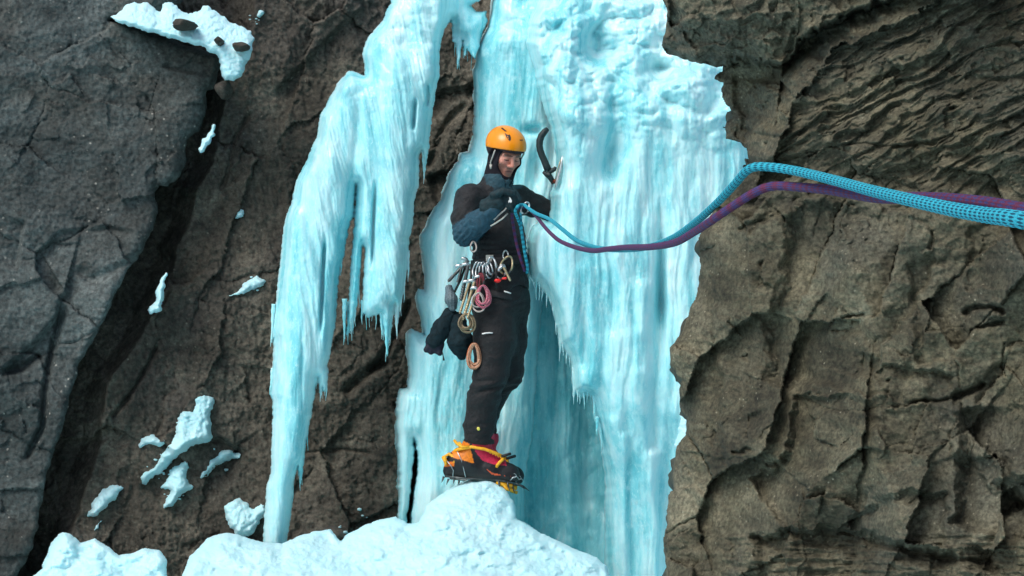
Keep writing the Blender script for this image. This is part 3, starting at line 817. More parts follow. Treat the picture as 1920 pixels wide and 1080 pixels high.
def tube_mesh(name, pts, rad, seg=8, close=False, cap=True, radial=None, col=None):
    p = np.array([list(q) for q in pts], float); n = len(p)
    r = np.full(n, rad, float) if np.isscalar(rad) else np.array(rad, float)
    t = (np.roll(p, -1, 0) - np.roll(p, 1, 0)) if close else np.gradient(p, axis=0)
    t /= np.maximum(np.linalg.norm(t, axis=1), 1e-9)[:, None]
    up = np.array([0.0, 0.0, 1.0]) if abs(t[0][2]) < 0.9 else np.array([1.0, 0, 0])
    nrm = np.cross(t[0], up); nrm /= np.linalg.norm(nrm)
    fr = []
    for i in range(n):
        nrm = nrm - t[i] * (nrm @ t[i]); nrm /= max(np.linalg.norm(nrm), 1e-9)
        fr.append((nrm.copy(), np.cross(t[i], nrm)))
    L = np.concatenate([[0], np.cumsum(np.linalg.norm(np.diff(p, axis=0), axis=1))])
    a = np.linspace(0, 2 * math.pi, seg, endpoint=False)
    co = np.empty((n, seg, 3)); uv = np.empty((n, seg, 2))
    for i in range(n):
        rr = r[i] if radial is None else r[i] * (1 + radial(L[i], a))
        co[i] = p[i] + (np.cos(a) * rr)[:, None] * fr[i][0] + (np.sin(a) * rr)[:, None] * fr[i][1]
        uv[i, :, 0] = L[i]; uv[i, :, 1] = a / (2 * math.pi)
    f = []
    for i in range(n if close else n - 1):
        j = (i + 1) % n
        for k in range(seg):
            f.append((i * seg + k, i * seg + (k + 1) % seg, j * seg + (k + 1) % seg, j * seg + k))
    if cap and not close:
        f.append(tuple(range(seg))[::-1]); f.append(tuple((n - 1) * seg + k for k in range(seg)))
    c = None if col is None else np.array([col(L[i], x) for i in range(n) for x in a])
    return new_mesh(name, co.reshape(-1, 3), f, uvs=uv.reshape(-1, 2), colors=c)

def icicle(px0, py0, px1, py1, Y, r, parent, seed):
    """tapering drip with slight swellings"""
    a, b = P(px0, py0, Y), P(px1, py1, Y); n = 22; pts = []; rr = []
    rnd = random.Random(seed); ph = rnd.uniform(0, 6)
    for i in range(n):
        t = i / (n - 1.0); q = a.lerp(b, t)
        q.x += 0.0025 * math.sin(t * 9 + ph) * t
        pts.append(q); rr.append(max(0.0012, r * (1 - t) ** 0.75 * (1 + 0.13 * math.sin(t * 31 + ph) + 0.06 * math.sin(t * 67))))
    tube('icicle', pts, rr, M_ICE, parent, seg=10)
for i, (a, b, c, d, Yd, r) in enumerate([(724, 585, 726, 668, 9.30, .020), (715, 575, 716, 636, 9.32, .012), (745, 560, 743, 630, 9.34, .018), (646, 560, 645, 642, 9.30, .014), (657, 570, 658, 626, 9.33, .012), (662, 560, 662, 626, 9.34, .012),
        (565, 800, 562, 920, 9.33, .014), (601, 690, 601, 753, 9.33, .014), (609, 680, 609, 742, 9.35, .012), (513, 570, 508, 650, 9.32, .012), (511, 690, 506, 740, 9.33, .010), (858, 60, 858, 130, 9.62, .016), (871, 70, 871, 110, 9.65, .010),
        (794, 270, 795, 345, 9.36, .012), (880, 70, 884, 108, 9.66, .010), (673, 480, 672, 560, 9.36, .010), (688, 500, 683, 592, 9.34, .014)]):
    icicle(a, b, c, d, Yd, r, hang, i)
# finer drips along the fringes
rnd = random.Random(77)
def fringe_y(out, x, lo, hi):
    best = None
    for (ax, ay), (bx, by) in zip(out, np.roll(out, -1, 0)):
        if (ax - x) * (bx - x) <= 0 and ax != bx:
            y = ay + (x - ax) * (by - ay) / (bx - ax)
            if lo < y < hi and (best is None or y > best): best = y
    return best
for x in list(np.linspace(514, 612, 12)) + list(np.linspace(640, 765, 20)) + list(np.linspace(846, 892, 7)):
    y = fringe_y(ho[0], x, 600 if x < 620 else 60, 990)
    if y is None or (x < 560 and y > 960): continue
    L = rnd.uniform(14, 52)
    icicle(x, y - rnd.uniform(20, 60), x + rnd.uniform(-2, 1), y + L * .55, (9.66 if x > 830 else 9.36) - rnd.uniform(0, .03), rnd.uniform(.006, .011), hang, int(x * 7))
for x in list(np.linspace(992, 1126, 22)):
    y = fringe_y(c_out, x, 430, 900)
    if y is None: continue
    icicle(x, y - rnd.uniform(25, 70), x + rnd.uniform(-1, 2), y + rnd.uniform(4, 26), 9.03 - rnd.uniform(0, .04), rnd.uniform(.007, .014), fall, int(x * 5))

# ------------------------------------------------------------------ snow
def snow_heap(name, out, top_depth, slope, bottom, seed, R=34.0, hh=30.0, **tags):
    out = jag(out, 2.4, 16, seed=seed, seg=5)
    x0, x1 = out[:, 0].min(), out[:, 0].max(); y0, y1 = out[:, 1].min(), out[:, 1].max()
    xs = axis(x0 - 3, x1 + 3, ST, -10, 1400, 12); ys = axis(y0 - 3, y1 + 3, ST, 0, 1084, 12)
    S = field(xs, ys, [out], 80.0); X, Y = np.meshgrid(xs, ys); Sp = np.maximum(S[0], 0)
    base = top_depth(X, Y) if callable(top_depth) else top_depth - slope * (Y - y0)
    h = hh * round_edge(Sp, R) + 10 * round_edge(Sp, 9.0)
    e = sstep(0, 16, Sp)
    h += e * (22 * fbm(X / 110, Y / 70, octv=2, seed=seed + 1) + 13 * fbm(X / 40, Y / 24, octv=4, seed=seed + 2) + 3.2 * fbm(X / 15, Y / 10, octv=4, seed=seed + 3, gain=.65) * sstep(-.4, .4, fbm(X / 60, Y / 50, octv=2, seed=seed + 9)))
    cl = fbm(X / 24, Y / 17, octv=3, seed=seed + 6); h += e * 7 * np.maximum(cl - 0.15, 0)
    dep = base - h * base / F
    return sheet(name, xs, ys, dep, M_SNOW, polys=[out], sd=S, skirt=[0.05, 0.2, 0.5], **tags)

snow_heap('snow_mound', [(335, 1300), (345, 1080), (362, 1040), (392, 1008), (430, 998), (480, 1014), (530, 1020), (560, 1004), (592, 996), (620, 992), (640, 1016), (652, 1000), (685, 984), (712, 974), (742, 968), (764, 982),
    (788, 978), (800, 950), (820, 932), (850, 913), (880, 899), (905, 891), (925, 896), (945, 912), (962, 940), (968, 972), (990, 985), (1010, 996), (1030, 1006), (1060, 1020), (1095, 1036), (1120, 1046), (1136, 1060), (1145, 1090), (1150, 1300)],
    lambda X, Y: 9.0 - 0.0048 * np.maximum(Y - 900, 0) + 0.12 * sstep(900, 1100, X) + 0.14 * sstep(820, 640, X), 0, 0, 21, R=40, hh=46, kind='structure')
snow_heap('snow_bank', [(40, 1300), (62, 1082), (85, 1060), (100, 1024), (118, 998), (135, 1002), (150, 1018), (178, 1010), (200, 1022), (225, 1042), (250, 1036), (272, 1028), (300, 1032), (314, 1050), (312, 1080), (330, 1300)],
    lambda X, Y: 9.05 - 0.003 * np.maximum(Y - 1000, 0), 0, 0, 23, R=30, hh=40, kind='structure')

def snow_patch(out, label, seed, hh=14.0, R=14.0, dep=None, name='snow_patch'):
    out = jag(soften(out, 1), 4.2, 13, seed=seed, seg=2.2)
    x0, x1 = out[:, 0].min(), out[:, 0].max(); y0, y1 = out[:, 1].min(), out[:, 1].max()
    xs = np.arange(x0 - 2, x1 + 3, 1.6); ys = np.arange(y0 - 2, y1 + 3, 1.6)
    S = field(xs, ys, [out], 40.0); X, Y = np.meshgrid(xs, ys); Sp = np.maximum(S[0], 0)
    base = mid_at(X, Y) if dep is None else dep(X, Y)
    k = np.ones(7) / 7.0
    for ax in (0, 1):
        pad = np.pad(base, [(3, 3) if a == ax else (0, 0) for a in (0, 1)], mode='edge')
        base = np.apply_along_axis(lambda m: np.convolve(m, k, 'valid'), ax, pad)
    inside = S[0] > 0
    topd = np.zeros(X.shape)                      # how far below the patch's upper rim, column by column
    for j in range(1, len(ys)): topd[j] = np.where(inside[j], topd[j - 1] + (ys[j] - ys[j - 1]), 0)
    wedge = np.minimum(blur(topd, 3), 60)
    h = 2 + 0.38 * wedge * round_edge(Sp, 12.0) + 0.45 * hh * round_edge(blur(Sp, 2), R * 1.3) + 4 * round_edge(Sp, 4.0) + sstep(0, 8, Sp) * (6 * billow(X / 18, Y / 15, octv=3, seed=seed) + 1.5 * fbm(X / 5, Y / 5, octv=2, seed=seed + 1))
    d = base - h * base / F
    return sheet(name, xs, ys, d, M_SNOW, polys=[out], sd=S, skirt=[0.03, 0.09], label=label, cat='snow patch', group='snow patches on the rock slabs')

top_dep = lambda X, Y: np.where(X < 440, 9.05, 9.05) + 0.0016 * np.maximum(0, 110 - Y)
snow_patch([(203, 37), (228, 18), (245, 6), (262, 2), (285, 8), (297, 24), (306, 10), (320, 6), (335, 18), (360, 28), (372, 22), (385, 10), (402, 18), (420, 30), (430, 42), (452, 48), (476, 62), (472, 96), (462, 122), (446, 152), (414, 150), (414, 105), (392, 96), (384, 88), (340, 78), (300, 66), (255, 52)],
           'big jagged snow patch lying along the top of the dark slab', 31, 20, 20, dep=lambda X, Y: left_base(X, Y) - 0.06 + 0.002 * np.maximum(0, 90 - Y))
snow_patch([(372, 288), (380, 264), (392, 250), (400, 232), (404, 236), (402, 252), (392, 268), (380, 290)], 'thin snow strip in the dark cleft below the wedged stone', 33, 6, 8, dep=lambda X, Y: 9.95 + 0 * X)
snow_patch([(296, 536), (306, 516), (314, 508), (310, 540), (303, 566), (302, 588), (276, 588), (290, 566)], 'narrow snow wedge in the cleft at half height of the slab', 34, 8, 8, dep=lambda X, Y: 9.85 + 0 * X)
snow_patch([(438, 410), (446, 396), (460, 392), (455, 404), (444, 414)], 'smallest snow dab, alone on the brown slab beside the ice curtain', 35, 6, 6)
snow_patch([(423, 556), (440, 548), (455, 538), (466, 524), (478, 516), (490, 520), (504, 528), (490, 538), (470, 546), (450, 554)], 'slanting snow streak touching the ice curtain at half height', 36, 9, 9)
snow_patch([(366, 742), (400, 740), (400, 760), (392, 790), (402, 826), (380, 830), (360, 836), (342, 850), (322, 868), (304, 884), (282, 898), (274, 912), (262, 908), (266, 892), (288, 876), (300, 860), (314, 838), (330, 818), (332, 806), (334, 776), (352, 770), (366, 772)],
           'tall branching snow patch in the middle of the brown slab', 37, 12, 11)
snow_patch([(258, 838), (270, 822), (284, 810), (296, 822), (312, 828), (304, 836), (280, 836)], 'small triangular snow patch beside the branching one', 38, 9, 9)
snow_patch([(372, 900), (384, 880), (398, 862), (418, 846), (432, 842), (454, 856), (430, 862), (408, 872), (390, 890)], 'curved snow streak on the ledge close to the ice curtain foot', 39, 8, 8)
snow_patch([(300, 912), (318, 896), (320, 876), (346, 862), (354, 872), (350, 890), (354, 908), (362, 914), (340, 930), (322, 952), (302, 954), (312, 936), (318, 916), (302, 918)], 'ragged snow patch hanging below the branching one', 40, 9, 9)
snow_patch([(160, 966), (176, 940), (200, 912), (236, 910), (222, 926), (204, 946), (178, 968)], 'lowest slanting snow patch beside the dark cleft', 41, 10, 10)
snow_patch([(418, 950), (430, 942), (446, 934), (462, 942), (468, 956), (496, 940), (496, 966), (484, 984), (474, 1006), (446, 1008), (434, 992), (424, 970)], 'chunky snow patch at the foot of the ice curtain', 42, 14, 12)
snow_patch([(174, 992), (184, 978), (194, 974), (186, 990), (178, 996)], 'tiny snow dab above the snow bank', 43, 5, 5)
snow_patch([(480, 30), (490, 20), (497, 22), (490, 32)], 'small snow dab at the top between slab and ice', 44, 4, 4)
snow_patch([(1262, 850), (1270, 810), (1278, 770), (1300, 770), (1310, 850)], 'bright snow strip seen between ice and the near rock wall', 45, 10, 14, dep=lambda X, Y: 8.55 + 0 * X)

def stone(name, px, py, Y, rx, ry, rz, seed, label, mat):
    n1, n2 = 28, 18; a = np.linspace(0, 2 * math.pi, n1, endpoint=False); b = np.linspace(0.02, math.pi - 0.02, n2)
    A, Bq = np.meshgrid(a, b)
    d = np.stack([np.sin(Bq) * np.cos(A), np.sin(Bq) * np.sin(A), np.cos(Bq)], -1)
    r = 1 + 0.22 * fbm(d[..., 0] * 1.3, d[..., 1] * 1.3, d[..., 2] * 1.3, octv=4, seed=seed)
    rng = np.random.RandomState(seed)
    for _ in range(9):
        nn = rng.normal(size=3); nn /= np.linalg.norm(nn)
        c = d @ nn; r = np.where(c > 0.2, np.minimum(r, 0.80 / np.maximum(c, 0.2)), r)
    co = d * r[..., None] * np.array([rx, ry, rz]) + np.array(P(px, py, Y))
    i = np.arange(n1 * n2).reshape(n2, n1)
    q = np.stack([i[:-1], np.roll(i, -1, 1)[:-1], np.roll(i, -1, 1)[1:], i[1:]], -1).reshape(-1, 4)
    return obj(name, new_mesh(name, co.reshape(-1, 3), np.concatenate([q])), mat, label=label, cat='stone')
stone('wedged_stone', 420, 168, 9.78, .052, .07, .06, 1, 'brown stone wedged at the top of the dark cleft under snow', M_STONE)
stone('snow_dusted_stone', 622, 1004, 9.05, .075, .09, .05, 3, 'small grey stone half buried in snow at the foot of the slab', M_STONE)
for sx, sy, srx, srz, lab in ((345, 47, .07, .035, 'largest dark rock knob poking out of the top snow patch'), (411, 78, .025, .022, 'smallest rock knob poking out of the top snow patch'), (454, 88, .055, .026, 'dark rock knob at the slab side of the top snow patch')):
    stone('rock_knob', sx, sy, 9.69, srx, .12, srz, int(sx), lab, M_STONE)

# crumbs of snow caught on the slab's small ledges
def crumbs(name, spots, label, seed):
    rnd = random.Random(seed); cos, fs, n0 = [], [], 0
    for cx, cy, spread, cnt in spots:
        for _ in range(cnt):
            px, py = rnd.gauss(cx, spread), rnd.gauss(cy, spread * .7)
            r = rnd.uniform(.002, .007) * (1 if rnd.random() < .85 else 1.8)
            c = np.array(P(px, py, float(mid_at(px, py)) - .004)); m, k = 7, 4
            for j in range(k + 1):
                b = math.pi * j / k
                for i in range(m):
                    a = 2 * math.pi * i / m; q = r * rnd.uniform(.7, 1.2)
                    cos.append(c + [q * 1.5 * math.sin(b) * math.cos(a), q * math.sin(b) * math.sin(a), q * .8 * math.cos(b)])
            for j in range(k):
                for i in range(m): fs.append((n0 + j * m + i, n0 + j * m + (i + 1) % m, n0 + (j + 1) * m + (i + 1) % m, n0 + (j + 1) * m + i))
            n0 += m * (k + 1)
    return obj(name, new_mesh(name, np.array(cos), np.array(fs)), M_SNOW, label=label, cat='snow', kind='stuff')
crumbs('snow_crumbs', [(350, 810, 20, 9), (300, 880, 20, 8), (415, 860, 14, 4), (205, 940, 14, 5), (450, 975, 18, 8), (465, 535, 12, 4), (478, 40, 10, 6), (325, 920, 16, 7), (640, 985, 24, 8)], 'small crumbs of snow scattered over the brown slab', 4)
# ------------------------------------------------------------------ helpers: solid shapes grown from distance fields
def surface_nets(f, ax, ay, az):
    s = f < 0
    nx, ny, nz = f.shape
    c = np.zeros((nx - 1, ny - 1, nz - 1), np.int8)
    for i in (0, 1):
        for j in (0, 1):
            for k in (0, 1):
                c += s[i:nx - 1 + i, j:ny - 1 + j, k:nz - 1 + k]
    mixed = (c > 0) & (c < 8)
    ijk = np.argwhere(mixed)
    idx = np.full(mixed.shape, -1, np.int64); idx[mixed] = np.arange(len(ijk))
    acc = np.zeros((len(ijk), 3)); cnt = np.zeros(len(ijk))
    cor = [(i, j, k) for i in (0, 1) for j in (0, 1) for k in (0, 1)]
    for a in cor:
        for d in range(3):
            if a[d]: continue
            b = list(a); b[d] = 1
            fa = f[ijk[:, 0] + a[0], ijk[:, 1] + a[1], ijk[:, 2] + a[2]]; fb = f[ijk[:, 0] + b[0], ijk[:, 1] + b[1], ijk[:, 2] + b[2]]
            m = (fa < 0) != (fb < 0)
            t = np.where(m, fa / np.where(m, fa - fb, 1), 0)
            p = np.array(a, float)[None] + 0 * acc; p[:, d] = t
            acc += p * m[:, None]; cnt += m
    fr = acc / np.maximum(cnt, 1)[:, None]
    co = np.stack([A[ijk[:, d]] + fr[:, d] * (A[ijk[:, d] + 1] - A[ijk[:, d]]) for d, A in enumerate((ax, ay, az))], 1)
    quads = []
    sx = s[:-1, 1:-1, 1:-1] != s[1:, 1:-1, 1:-1]
    e = np.argwhere(sx); i, j, k = e[:, 0], e[:, 1] + 1, e[:, 2] + 1
    q = np.stack([idx[i, j - 1, k - 1], idx[i, j, k - 1], idx[i, j, k], idx[i, j - 1, k]], 1); fl = ~s[i, j, k]; q[fl] = q[fl][:, ::-1]; quads.append(q)
    sy = s[1:-1, :-1, 1:-1] != s[1:-1, 1:, 1:-1]
    e = np.argwhere(sy); i, j, k = e[:, 0] + 1, e[:, 1], e[:, 2] + 1
    q = np.stack([idx[i - 1, j, k - 1], idx[i - 1, j, k], idx[i, j, k], idx[i, j, k - 1]], 1); fl = ~s[i, j, k]; q[fl] = q[fl][:, ::-1]; quads.append(q)
    sz = s[1:-1, 1:-1, :-1] != s[1:-1, 1:-1, 1:]
    e = np.argwhere(sz); i, j, k = e[:, 0] + 1, e[:, 1] + 1, e[:, 2]
    q = np.stack([idx[i - 1, j - 1, k], idx[i, j - 1, k], idx[i, j, k], idx[i - 1, j, k]], 1); fl = ~s[i, j, k]; q[fl] = q[fl][:, ::-1]; quads.append(q)
    q = np.concatenate(quads); q = q[(q >= 0).all(1)]
    return co, q

def smin(a, b, k):
    t = np.clip(0.5 + 0.5 * (b - a) / k, 0, 1)
    return b + (a - b) * t - k * t * (1 - t)

def cone(p, a, b, ra, rb, flat=None):
    """capsule whose radius runs from ra to rb"""
    a, b = np.array(list(a)), np.array(list(b)); e = b - a
    t = np.clip(((p - a) @ e) / (e @ e), 0, 1)
    d = p - a - t[..., None] * e
    return np.sqrt((d * d).sum(-1)) - (ra + (rb - ra) * t)

def ell(p, c, r):
    q = (p - np.array(list(c))) / np.array(r)
    k = np.sqrt((q * q).sum(-1))
    return (k - 1) * min(r)

def chain(p, pts, k=0.01):
    """pts: (point, radius) list"""
    f = None
    for (a, ra), (b, rb) in zip(pts[:-1], pts[1:]):
        g = cone(p, a, b, ra, rb); f = g if f is None else smin(f, g, k)
    return f

def lattice(ax, ay, az):
    return np.stack(np.meshgrid(ax, ay, az, indexing='ij'), -1)

def grown(name, fn, lo, hi, h, mat, parent=None, colour=None, smooth=True, **kw):
    ax, ay, az = (np.arange(l, u + h, h) for l, u in zip(lo, hi))
    co, q = surface_nets(fn(lattice(ax, ay, az)), ax, ay, az)
    return obj(name, new_mesh(name, co, q, colors=None if colour is None else colour(co), smooth=smooth), mat, parent, **kw)

def to_px(co):
    return 960 + co[:, 0] / co[:, 1] * F, 540 - (co[:, 2] - CAM_Z) / co[:, 1] * F

def in_poly(x, y, poly):
    r = np.zeros(x.shape, bool)
    for (ax, ay), (bx, by) in zip(poly, poly[1:] + poly[:1]):
        m = ((ay > y) != (by > y)) & (x < (bx - ax) * (y - ay) / ((by - ay) or 1e-9) + ax)
        r ^= m
    return r

# ------------------------------------------------------------------ the climber
D0 = 9.0
def C(px, py, dy=0.0): return np.array(P(px, py, D0 + dy))
person = empty('person', P(905, 905, D0), 'climber in orange helmet and black clothes standing on the snow mound holding ropes', 'person')
M_SKIN = tinted('skin', 0.5, 300, 0.15, 0.12, sss=0.25, bdist=0.001)
M_CLOTH = tinted('softshell', 0.68, 45, 0.6, 0.35, spec=0.3, bdist=0.014, sheen=0.05)
M_KNIT = plain('knit', (0.012, 0.011, 0.016), 0.9, 0, 0.4, 220, 0.5, 0.2)
M_GLOVE = plain('glove_cloth', (0.009, 0.026, 0.032), 0.7, 0, 0.5, 60, 0.4, 0.3)
M_SHELL = plain('helmet_shell', (0.86, 0.27, 0.004), 0.28, 0, 0.05, 20, 0.0, 0.5)
M_LINER = plain('helmet_liner', (0.020, 0.010, 0.013), 0.7, 0, 0.3, 80, 0.2)
M_WEB = plain('white_webbing', (0.50, 0.49, 0.44), 0.7, 0, 0.3, 200, 0.2)
M_BLACK = plain('black_web', (0.012, 0.012, 0.014), 0.7, 0, 0.4, 120, 0.3)
M_STEEL = plain('steel', (0.52, 0.55, 0.56), 0.32, 0.9, 0.25, 60, 0.1)
M_DARKSTEEL = plain('dark_steel', (0.10, 0.11, 0.11), 0.4, 0.8, 0.4, 60, 0.15)
M_BRASS = plain('bronze_metal', (0.45, 0.36, 0.22), 0.38, 0.7, 0.3, 60, 0.1)
M_YELLOW = plain('yellow_strap', (0.85, 0.40, 0.012), 0.55, 0, 0.25, 90, 0.2)
M_MARK = plain('black_print', (0.01, 0.008, 0.006), 0.5, 0, 0.1, 50, 0)
M_WHITE = plain('white_print', (0.75, 0.75, 0.73), 0.5, 0, 0.1, 50, 0)

HEAD = C(946, 290, -0.02); HS = 0.98
def rot(yaw, pitch, roll):
    return np.array((Matrix.Rotation(math.radians(yaw), 3, 'Z') @ Matrix.Rotation(math.radians(pitch), 3, 'X') @ Matrix.Rotation(math.radians(roll), 3, 'Y')))
HR = rot(29, 25, 3)
def to_head(p): return ((p - HEAD) @ HR) / HS
def from_head(q): return (np.asarray(q) * HS) @ HR.T + HEAD

def head_sdf(q):
    f = ell(q, (0, .012, .035), (.077, .096, .088))
    f = smin(f, ell(q, (0, -.030, -.040), (.067, .064, .076)), .03)
    f = smin(f, ell(q, (0, -.072, -.098), (.024, .022, .019)), .03)                      # chin
    for s in (-1, 1):
        f = smin(f, ell(q, (s * .040, -.066, -.018), (.024, .024, .022)), .025)          # cheekbone
        f = smin(f, cone(q, (s * .010, -.092, .027), (s * .048, -.076, .026), .011, .009), .012)   # brow
        f = -smin(-f, ell(q, (s * .031, -.106, .008), (.019, .020, .013)), .010)         # eye socket
        f = smin(f, ell(q, (s * .031, -.081, .006), (.0165, .013, .0115)), .004)         # lid over the eye, looking down
        f = smin(f, ell(q, (s * .013, -.100, -.030), (.009, .011, .008)), .007)          # nostril wing
        f = -smin(-f, ell(q, (s * .048, -.080, -.060), (.018, .018, .024)), .02)         # hollow cheek
    f = smin(f, cone(q, (0, -.090, .024), (0, -.113, -.024), .008, .0115), .009)         # nose
    f = smin(f, cone(q, (-.020, -.088, -.056), (.020, -.088, -.056), .0065, .0065), .008)
    f = smin(f, cone(q, (-.017, -.086, -.068), (.017, -.086, -.068), .0075, .0075), .006)
    for s in (-1, 1):
        f = -smin(-f, cone(q, (0, -.099, -.0610), (s * .026, -.094, -.0655), .0035, .0035), .003)   # mouth line
    return f * HS

def seg_sdf(p, inset):
    f = chain(p, TORSO, .06)
    f = f + inset
    for ch in (ARM_R, ARM_L, LEG_R, LEG_L):
        f = smin(f, chain(p, ch, .02) + inset, .05)
    return f
TORSO = [(C(930, 392, .02), .135), (C(936, 455, .0), .128), (C(938, 500, .0), .132), (C(940, 548, .0), .142)]
SHO = [(C(884, 372, -.07), .072), (C(972, 374, .10), .070)]
ARM_R = [(C(880, 374, -.08), .078), (C(872, 410, -.12), .072), (C(873, 437, -.15), .066), (C(900, 415, -.22), .060), (C(926, 393, -.27), .046)]
ARM_L = [(C(974, 374, .10), .074), (C(1004, 386, .12), .058), (C(1052, 402, .14), .050), (C(1085, 392, .13), .042)]
LEG_R = [(C(926, 562, -.05), .118), (C(927, 640, -.09), .108), (C(920, 706, -.11), .090), (C(907, 745, -.10), .082), (C(899, 795, -.08), .080), (C(898, 832, -.08), .078)]
LEG_L = [(C(954, 562, .06), .112), (C(953, 640, .05), .098), (C(949, 700, .05), .086), (C(920, 745, .16), .075), (C(905, 800, .25), .070), (C(905, 832, .26), .068)]

def body_sdf(p):
    f = seg_sdf(p, 0.024)
    f = smin(f, cone(p, from_head((0, .02, -.06)), C(931, 362, .02), .056, .066), .03)
    f = smin(f, ell(p, C(942, 374, -.285), (.045, .03, .035)), .03)
    f = smin(f, head_sdf(to_head(p)), .02)
    return f
def mixaxis(lo, hi, f0, f1, fine, coarse):
    return np.concatenate([np.arange(lo, f0 - coarse * .5, coarse), np.arange(f0, f1, fine), np.arange(f1, hi, coarse)])
ax_ = mixaxis(C(820, 0)[0], C(1110, 0)[0], HEAD[0] - .12, HEAD[0] + .12, .0038, .016)
ay_ = mixaxis(D0 - .50, D0 + .48, HEAD[1] - .14, HEAD[1] + .13, .0038, .016)
az_ = mixaxis(C(0, 870)[2], C(0, 225)[2], HEAD[2] - .15, HEAD[2] + .13, .0038, .016)
co, q = surface_nets(body_sdf(lattice(ax_, ay_, az_)), ax_, ay_, az_)
hq = to_head(co)
skin = np.tile(np.array([0.60, 0.275, 0.205]), (len(co), 1))
def paint(m, c, a):
    global skin
    m = (np.clip(m, 0, 1) * a)[:, None]; skin = skin * (1 - m) + np.array(c) * m
gauss = lambda x, y, cx, cy, rx, ry: np.exp(-((x - cx) / rx) ** 2 - ((y - cy) / ry) ** 2)
hx, hy, hz = hq[:, 0], hq[:, 1], hq[:, 2]
fr_ = hy < -.03
for s in (-1, 1):
    paint(gauss(hx, hz, s * .040, -.022, .020, .018) * fr_, (0.62, 0.20, 0.15), .6)      # cheeks reddened by cold
    paint((gauss(hx, hz, s * .030, .027, .021, .0058) > .3) * fr_, (0.055, 0.030, 0.020), .85)   # brow hair
    paint((gauss(hx, hz, s * .031, .000, .0165, .0032) > .35) * fr_, (0.03, 0.017, 0.014), .9)               # lashes
    paint(gauss(hx, hz, s * .031, -.007, .016, .006) * fr_, (0.30, 0.12, 0.10), .4)
paint(gauss(hx, hz, 0, -.026, .016, .014) * fr_, (0.60, 0.20, 0.15), .55)
paint((gauss(hx, hz, 0, -.085, .040, .030) + gauss(hx, hz, 0, -.046, .026, .007)) * fr_, (0.15, 0.075, 0.055), .7)   # stubble
paint((gauss(hx, hz + .17 * np.abs(hx), 0, -.0605, .021, .009) > .45) * fr_, (0.36, 0.10, 0.085), .8)        # lips
paint((gauss(hx, hz + .17 * np.abs(hx), 0, -.0610, .025, .0024) > .35) * fr_, (0.06, 0.02, 0.02), .8)
obj('body', new_mesh('body', co, q, colors=skin), M_SKIN, person)

# knitted balaclava: the head's own form, open at the face
def bala_sdf(p):
    qh = to_head(p)
    f = smin(head_sdf(qh), cone(p, from_head((0, .02, -.05)), C(932, 350, .0), .064, .078), .03) - .007
    face = ell(qh, (0, -.10, -.008), (.074, .088, .086)) * HS
    lid = np.maximum(np.abs(qh[..., 0]) - .06, qh[..., 2] - .036)
    return np.maximum(f, -face)
grown('balaclava', bala_sdf, HEAD - [.14, .15, .24], HEAD + [.14, .15, .13], .0045, M_KNIT, person)

HC = np.array([0, .012, .052]); HRD = (.108, .128, .104)
def shell_sdf(p):
    q_ = to_head(p); f = ell(q_, HC, HRD)
    f = np.maximum(f, -(f + .010))
    rim = .064 - .27 * (q_[..., 1] + .115)
    f = np.maximum(f, rim - q_[..., 2])
    return f * HS
helm = grown('helmet', shell_sdf, HEAD - [.15, .16, .06], HEAD + [.15, .17, .18], .0042, M_SHELL, person, label='orange climbing helmet with dark emblem')
def liner_sdf(p):
    q_ = to_head(p); f = ell(q_, HC + [0, 0, -.004], (.1045, .1245, .103))
    f = np.maximum(f, -(f + .018))
    y = q_[..., 1]
    rim = np.where(y < -.03, .046, np.maximum(.046 - 1.3 * (y + .03), -.048))
    f = np.maximum(f, rim - q_[..., 2])
    f = np.maximum(f, q_[..., 2] - (.075 - .27 * (y + .115)))
    return f * HS
grown('helmet_liner', liner_sdf, HEAD - [.15, .16, .09], HEAD + [.15, .17, .14], .0042, M_LINER, helm)
def on_shell(x, z, off=.0015):
    """point on the helmet's front shell at local x, z"""
    k = 1 - (x / HRD[0]) ** 2 - ((z - HC[2]) / HRD[2]) ** 2
    y = HC[1] - HRD[1] * math.sqrt(max(k, 0))
    n = np.array([x / HRD[0] ** 2, (y - HC[1]) / HRD[1] ** 2, (z - HC[2]) / HRD[2] ** 2]); n /= np.linalg.norm(n)
    return from_head(np.array([x, y, z]) + n * off)
def shell_mark(name, pts, mat, cx, cz):
    v = [on_shell(cx, cz)] + [on_shell(cx + a, cz + b) for a, b in pts]
    n = len(pts)
    return obj(name, new_mesh(name, np.array(v), [(0, 1 + i, 1 + (i + 1) % n) for i in range(n)]), mat, helm)
shield = [(-.011, .012), (-.004, .009), (.003, .009), (.010, .012), (.0115, .002), (.009, -.008), (.002, -.015), (-.005, -.010), (-.010, -.003)]
shell_mark('emblem', shield, M_MARK, -.044, .122)
shell_mark('emblem', [(-.009, .004), (0, .008), (.010, .003), (.002, .001)], M_MARK, -.050, .139)
shell_mark('emblem_line', [(-.0018, .006), (.0022, .005), (.0012, -.008), (-.0022, -.006)], M_SHELL, -.047, .120)
for k in range(4):
    shell_mark('print_mark', [(-.0026, .0022), (.0026, .0030), (.0028, -.0022), (-.0026, -.0026)], M_MARK, .020 + k * .0062, .118 - k * .0004)
for s in (-1, 1):
    tube('chin_strap', [from_head((s * .092, -.045, .035)), from_head((s * .089, -.036, .005)), from_head((s * .086, -.022, -.045)), from_head((s * .060, -.040, -.100)), from_head((s * .018, -.078, -.124))], .0042, M_WEB, helm, seg=6)
tube('strap_buckle', [from_head((-.083, -.026, -.055)), from_head((-.076, -.030, -.078))], .0085, M_WEB, helm, seg=6)

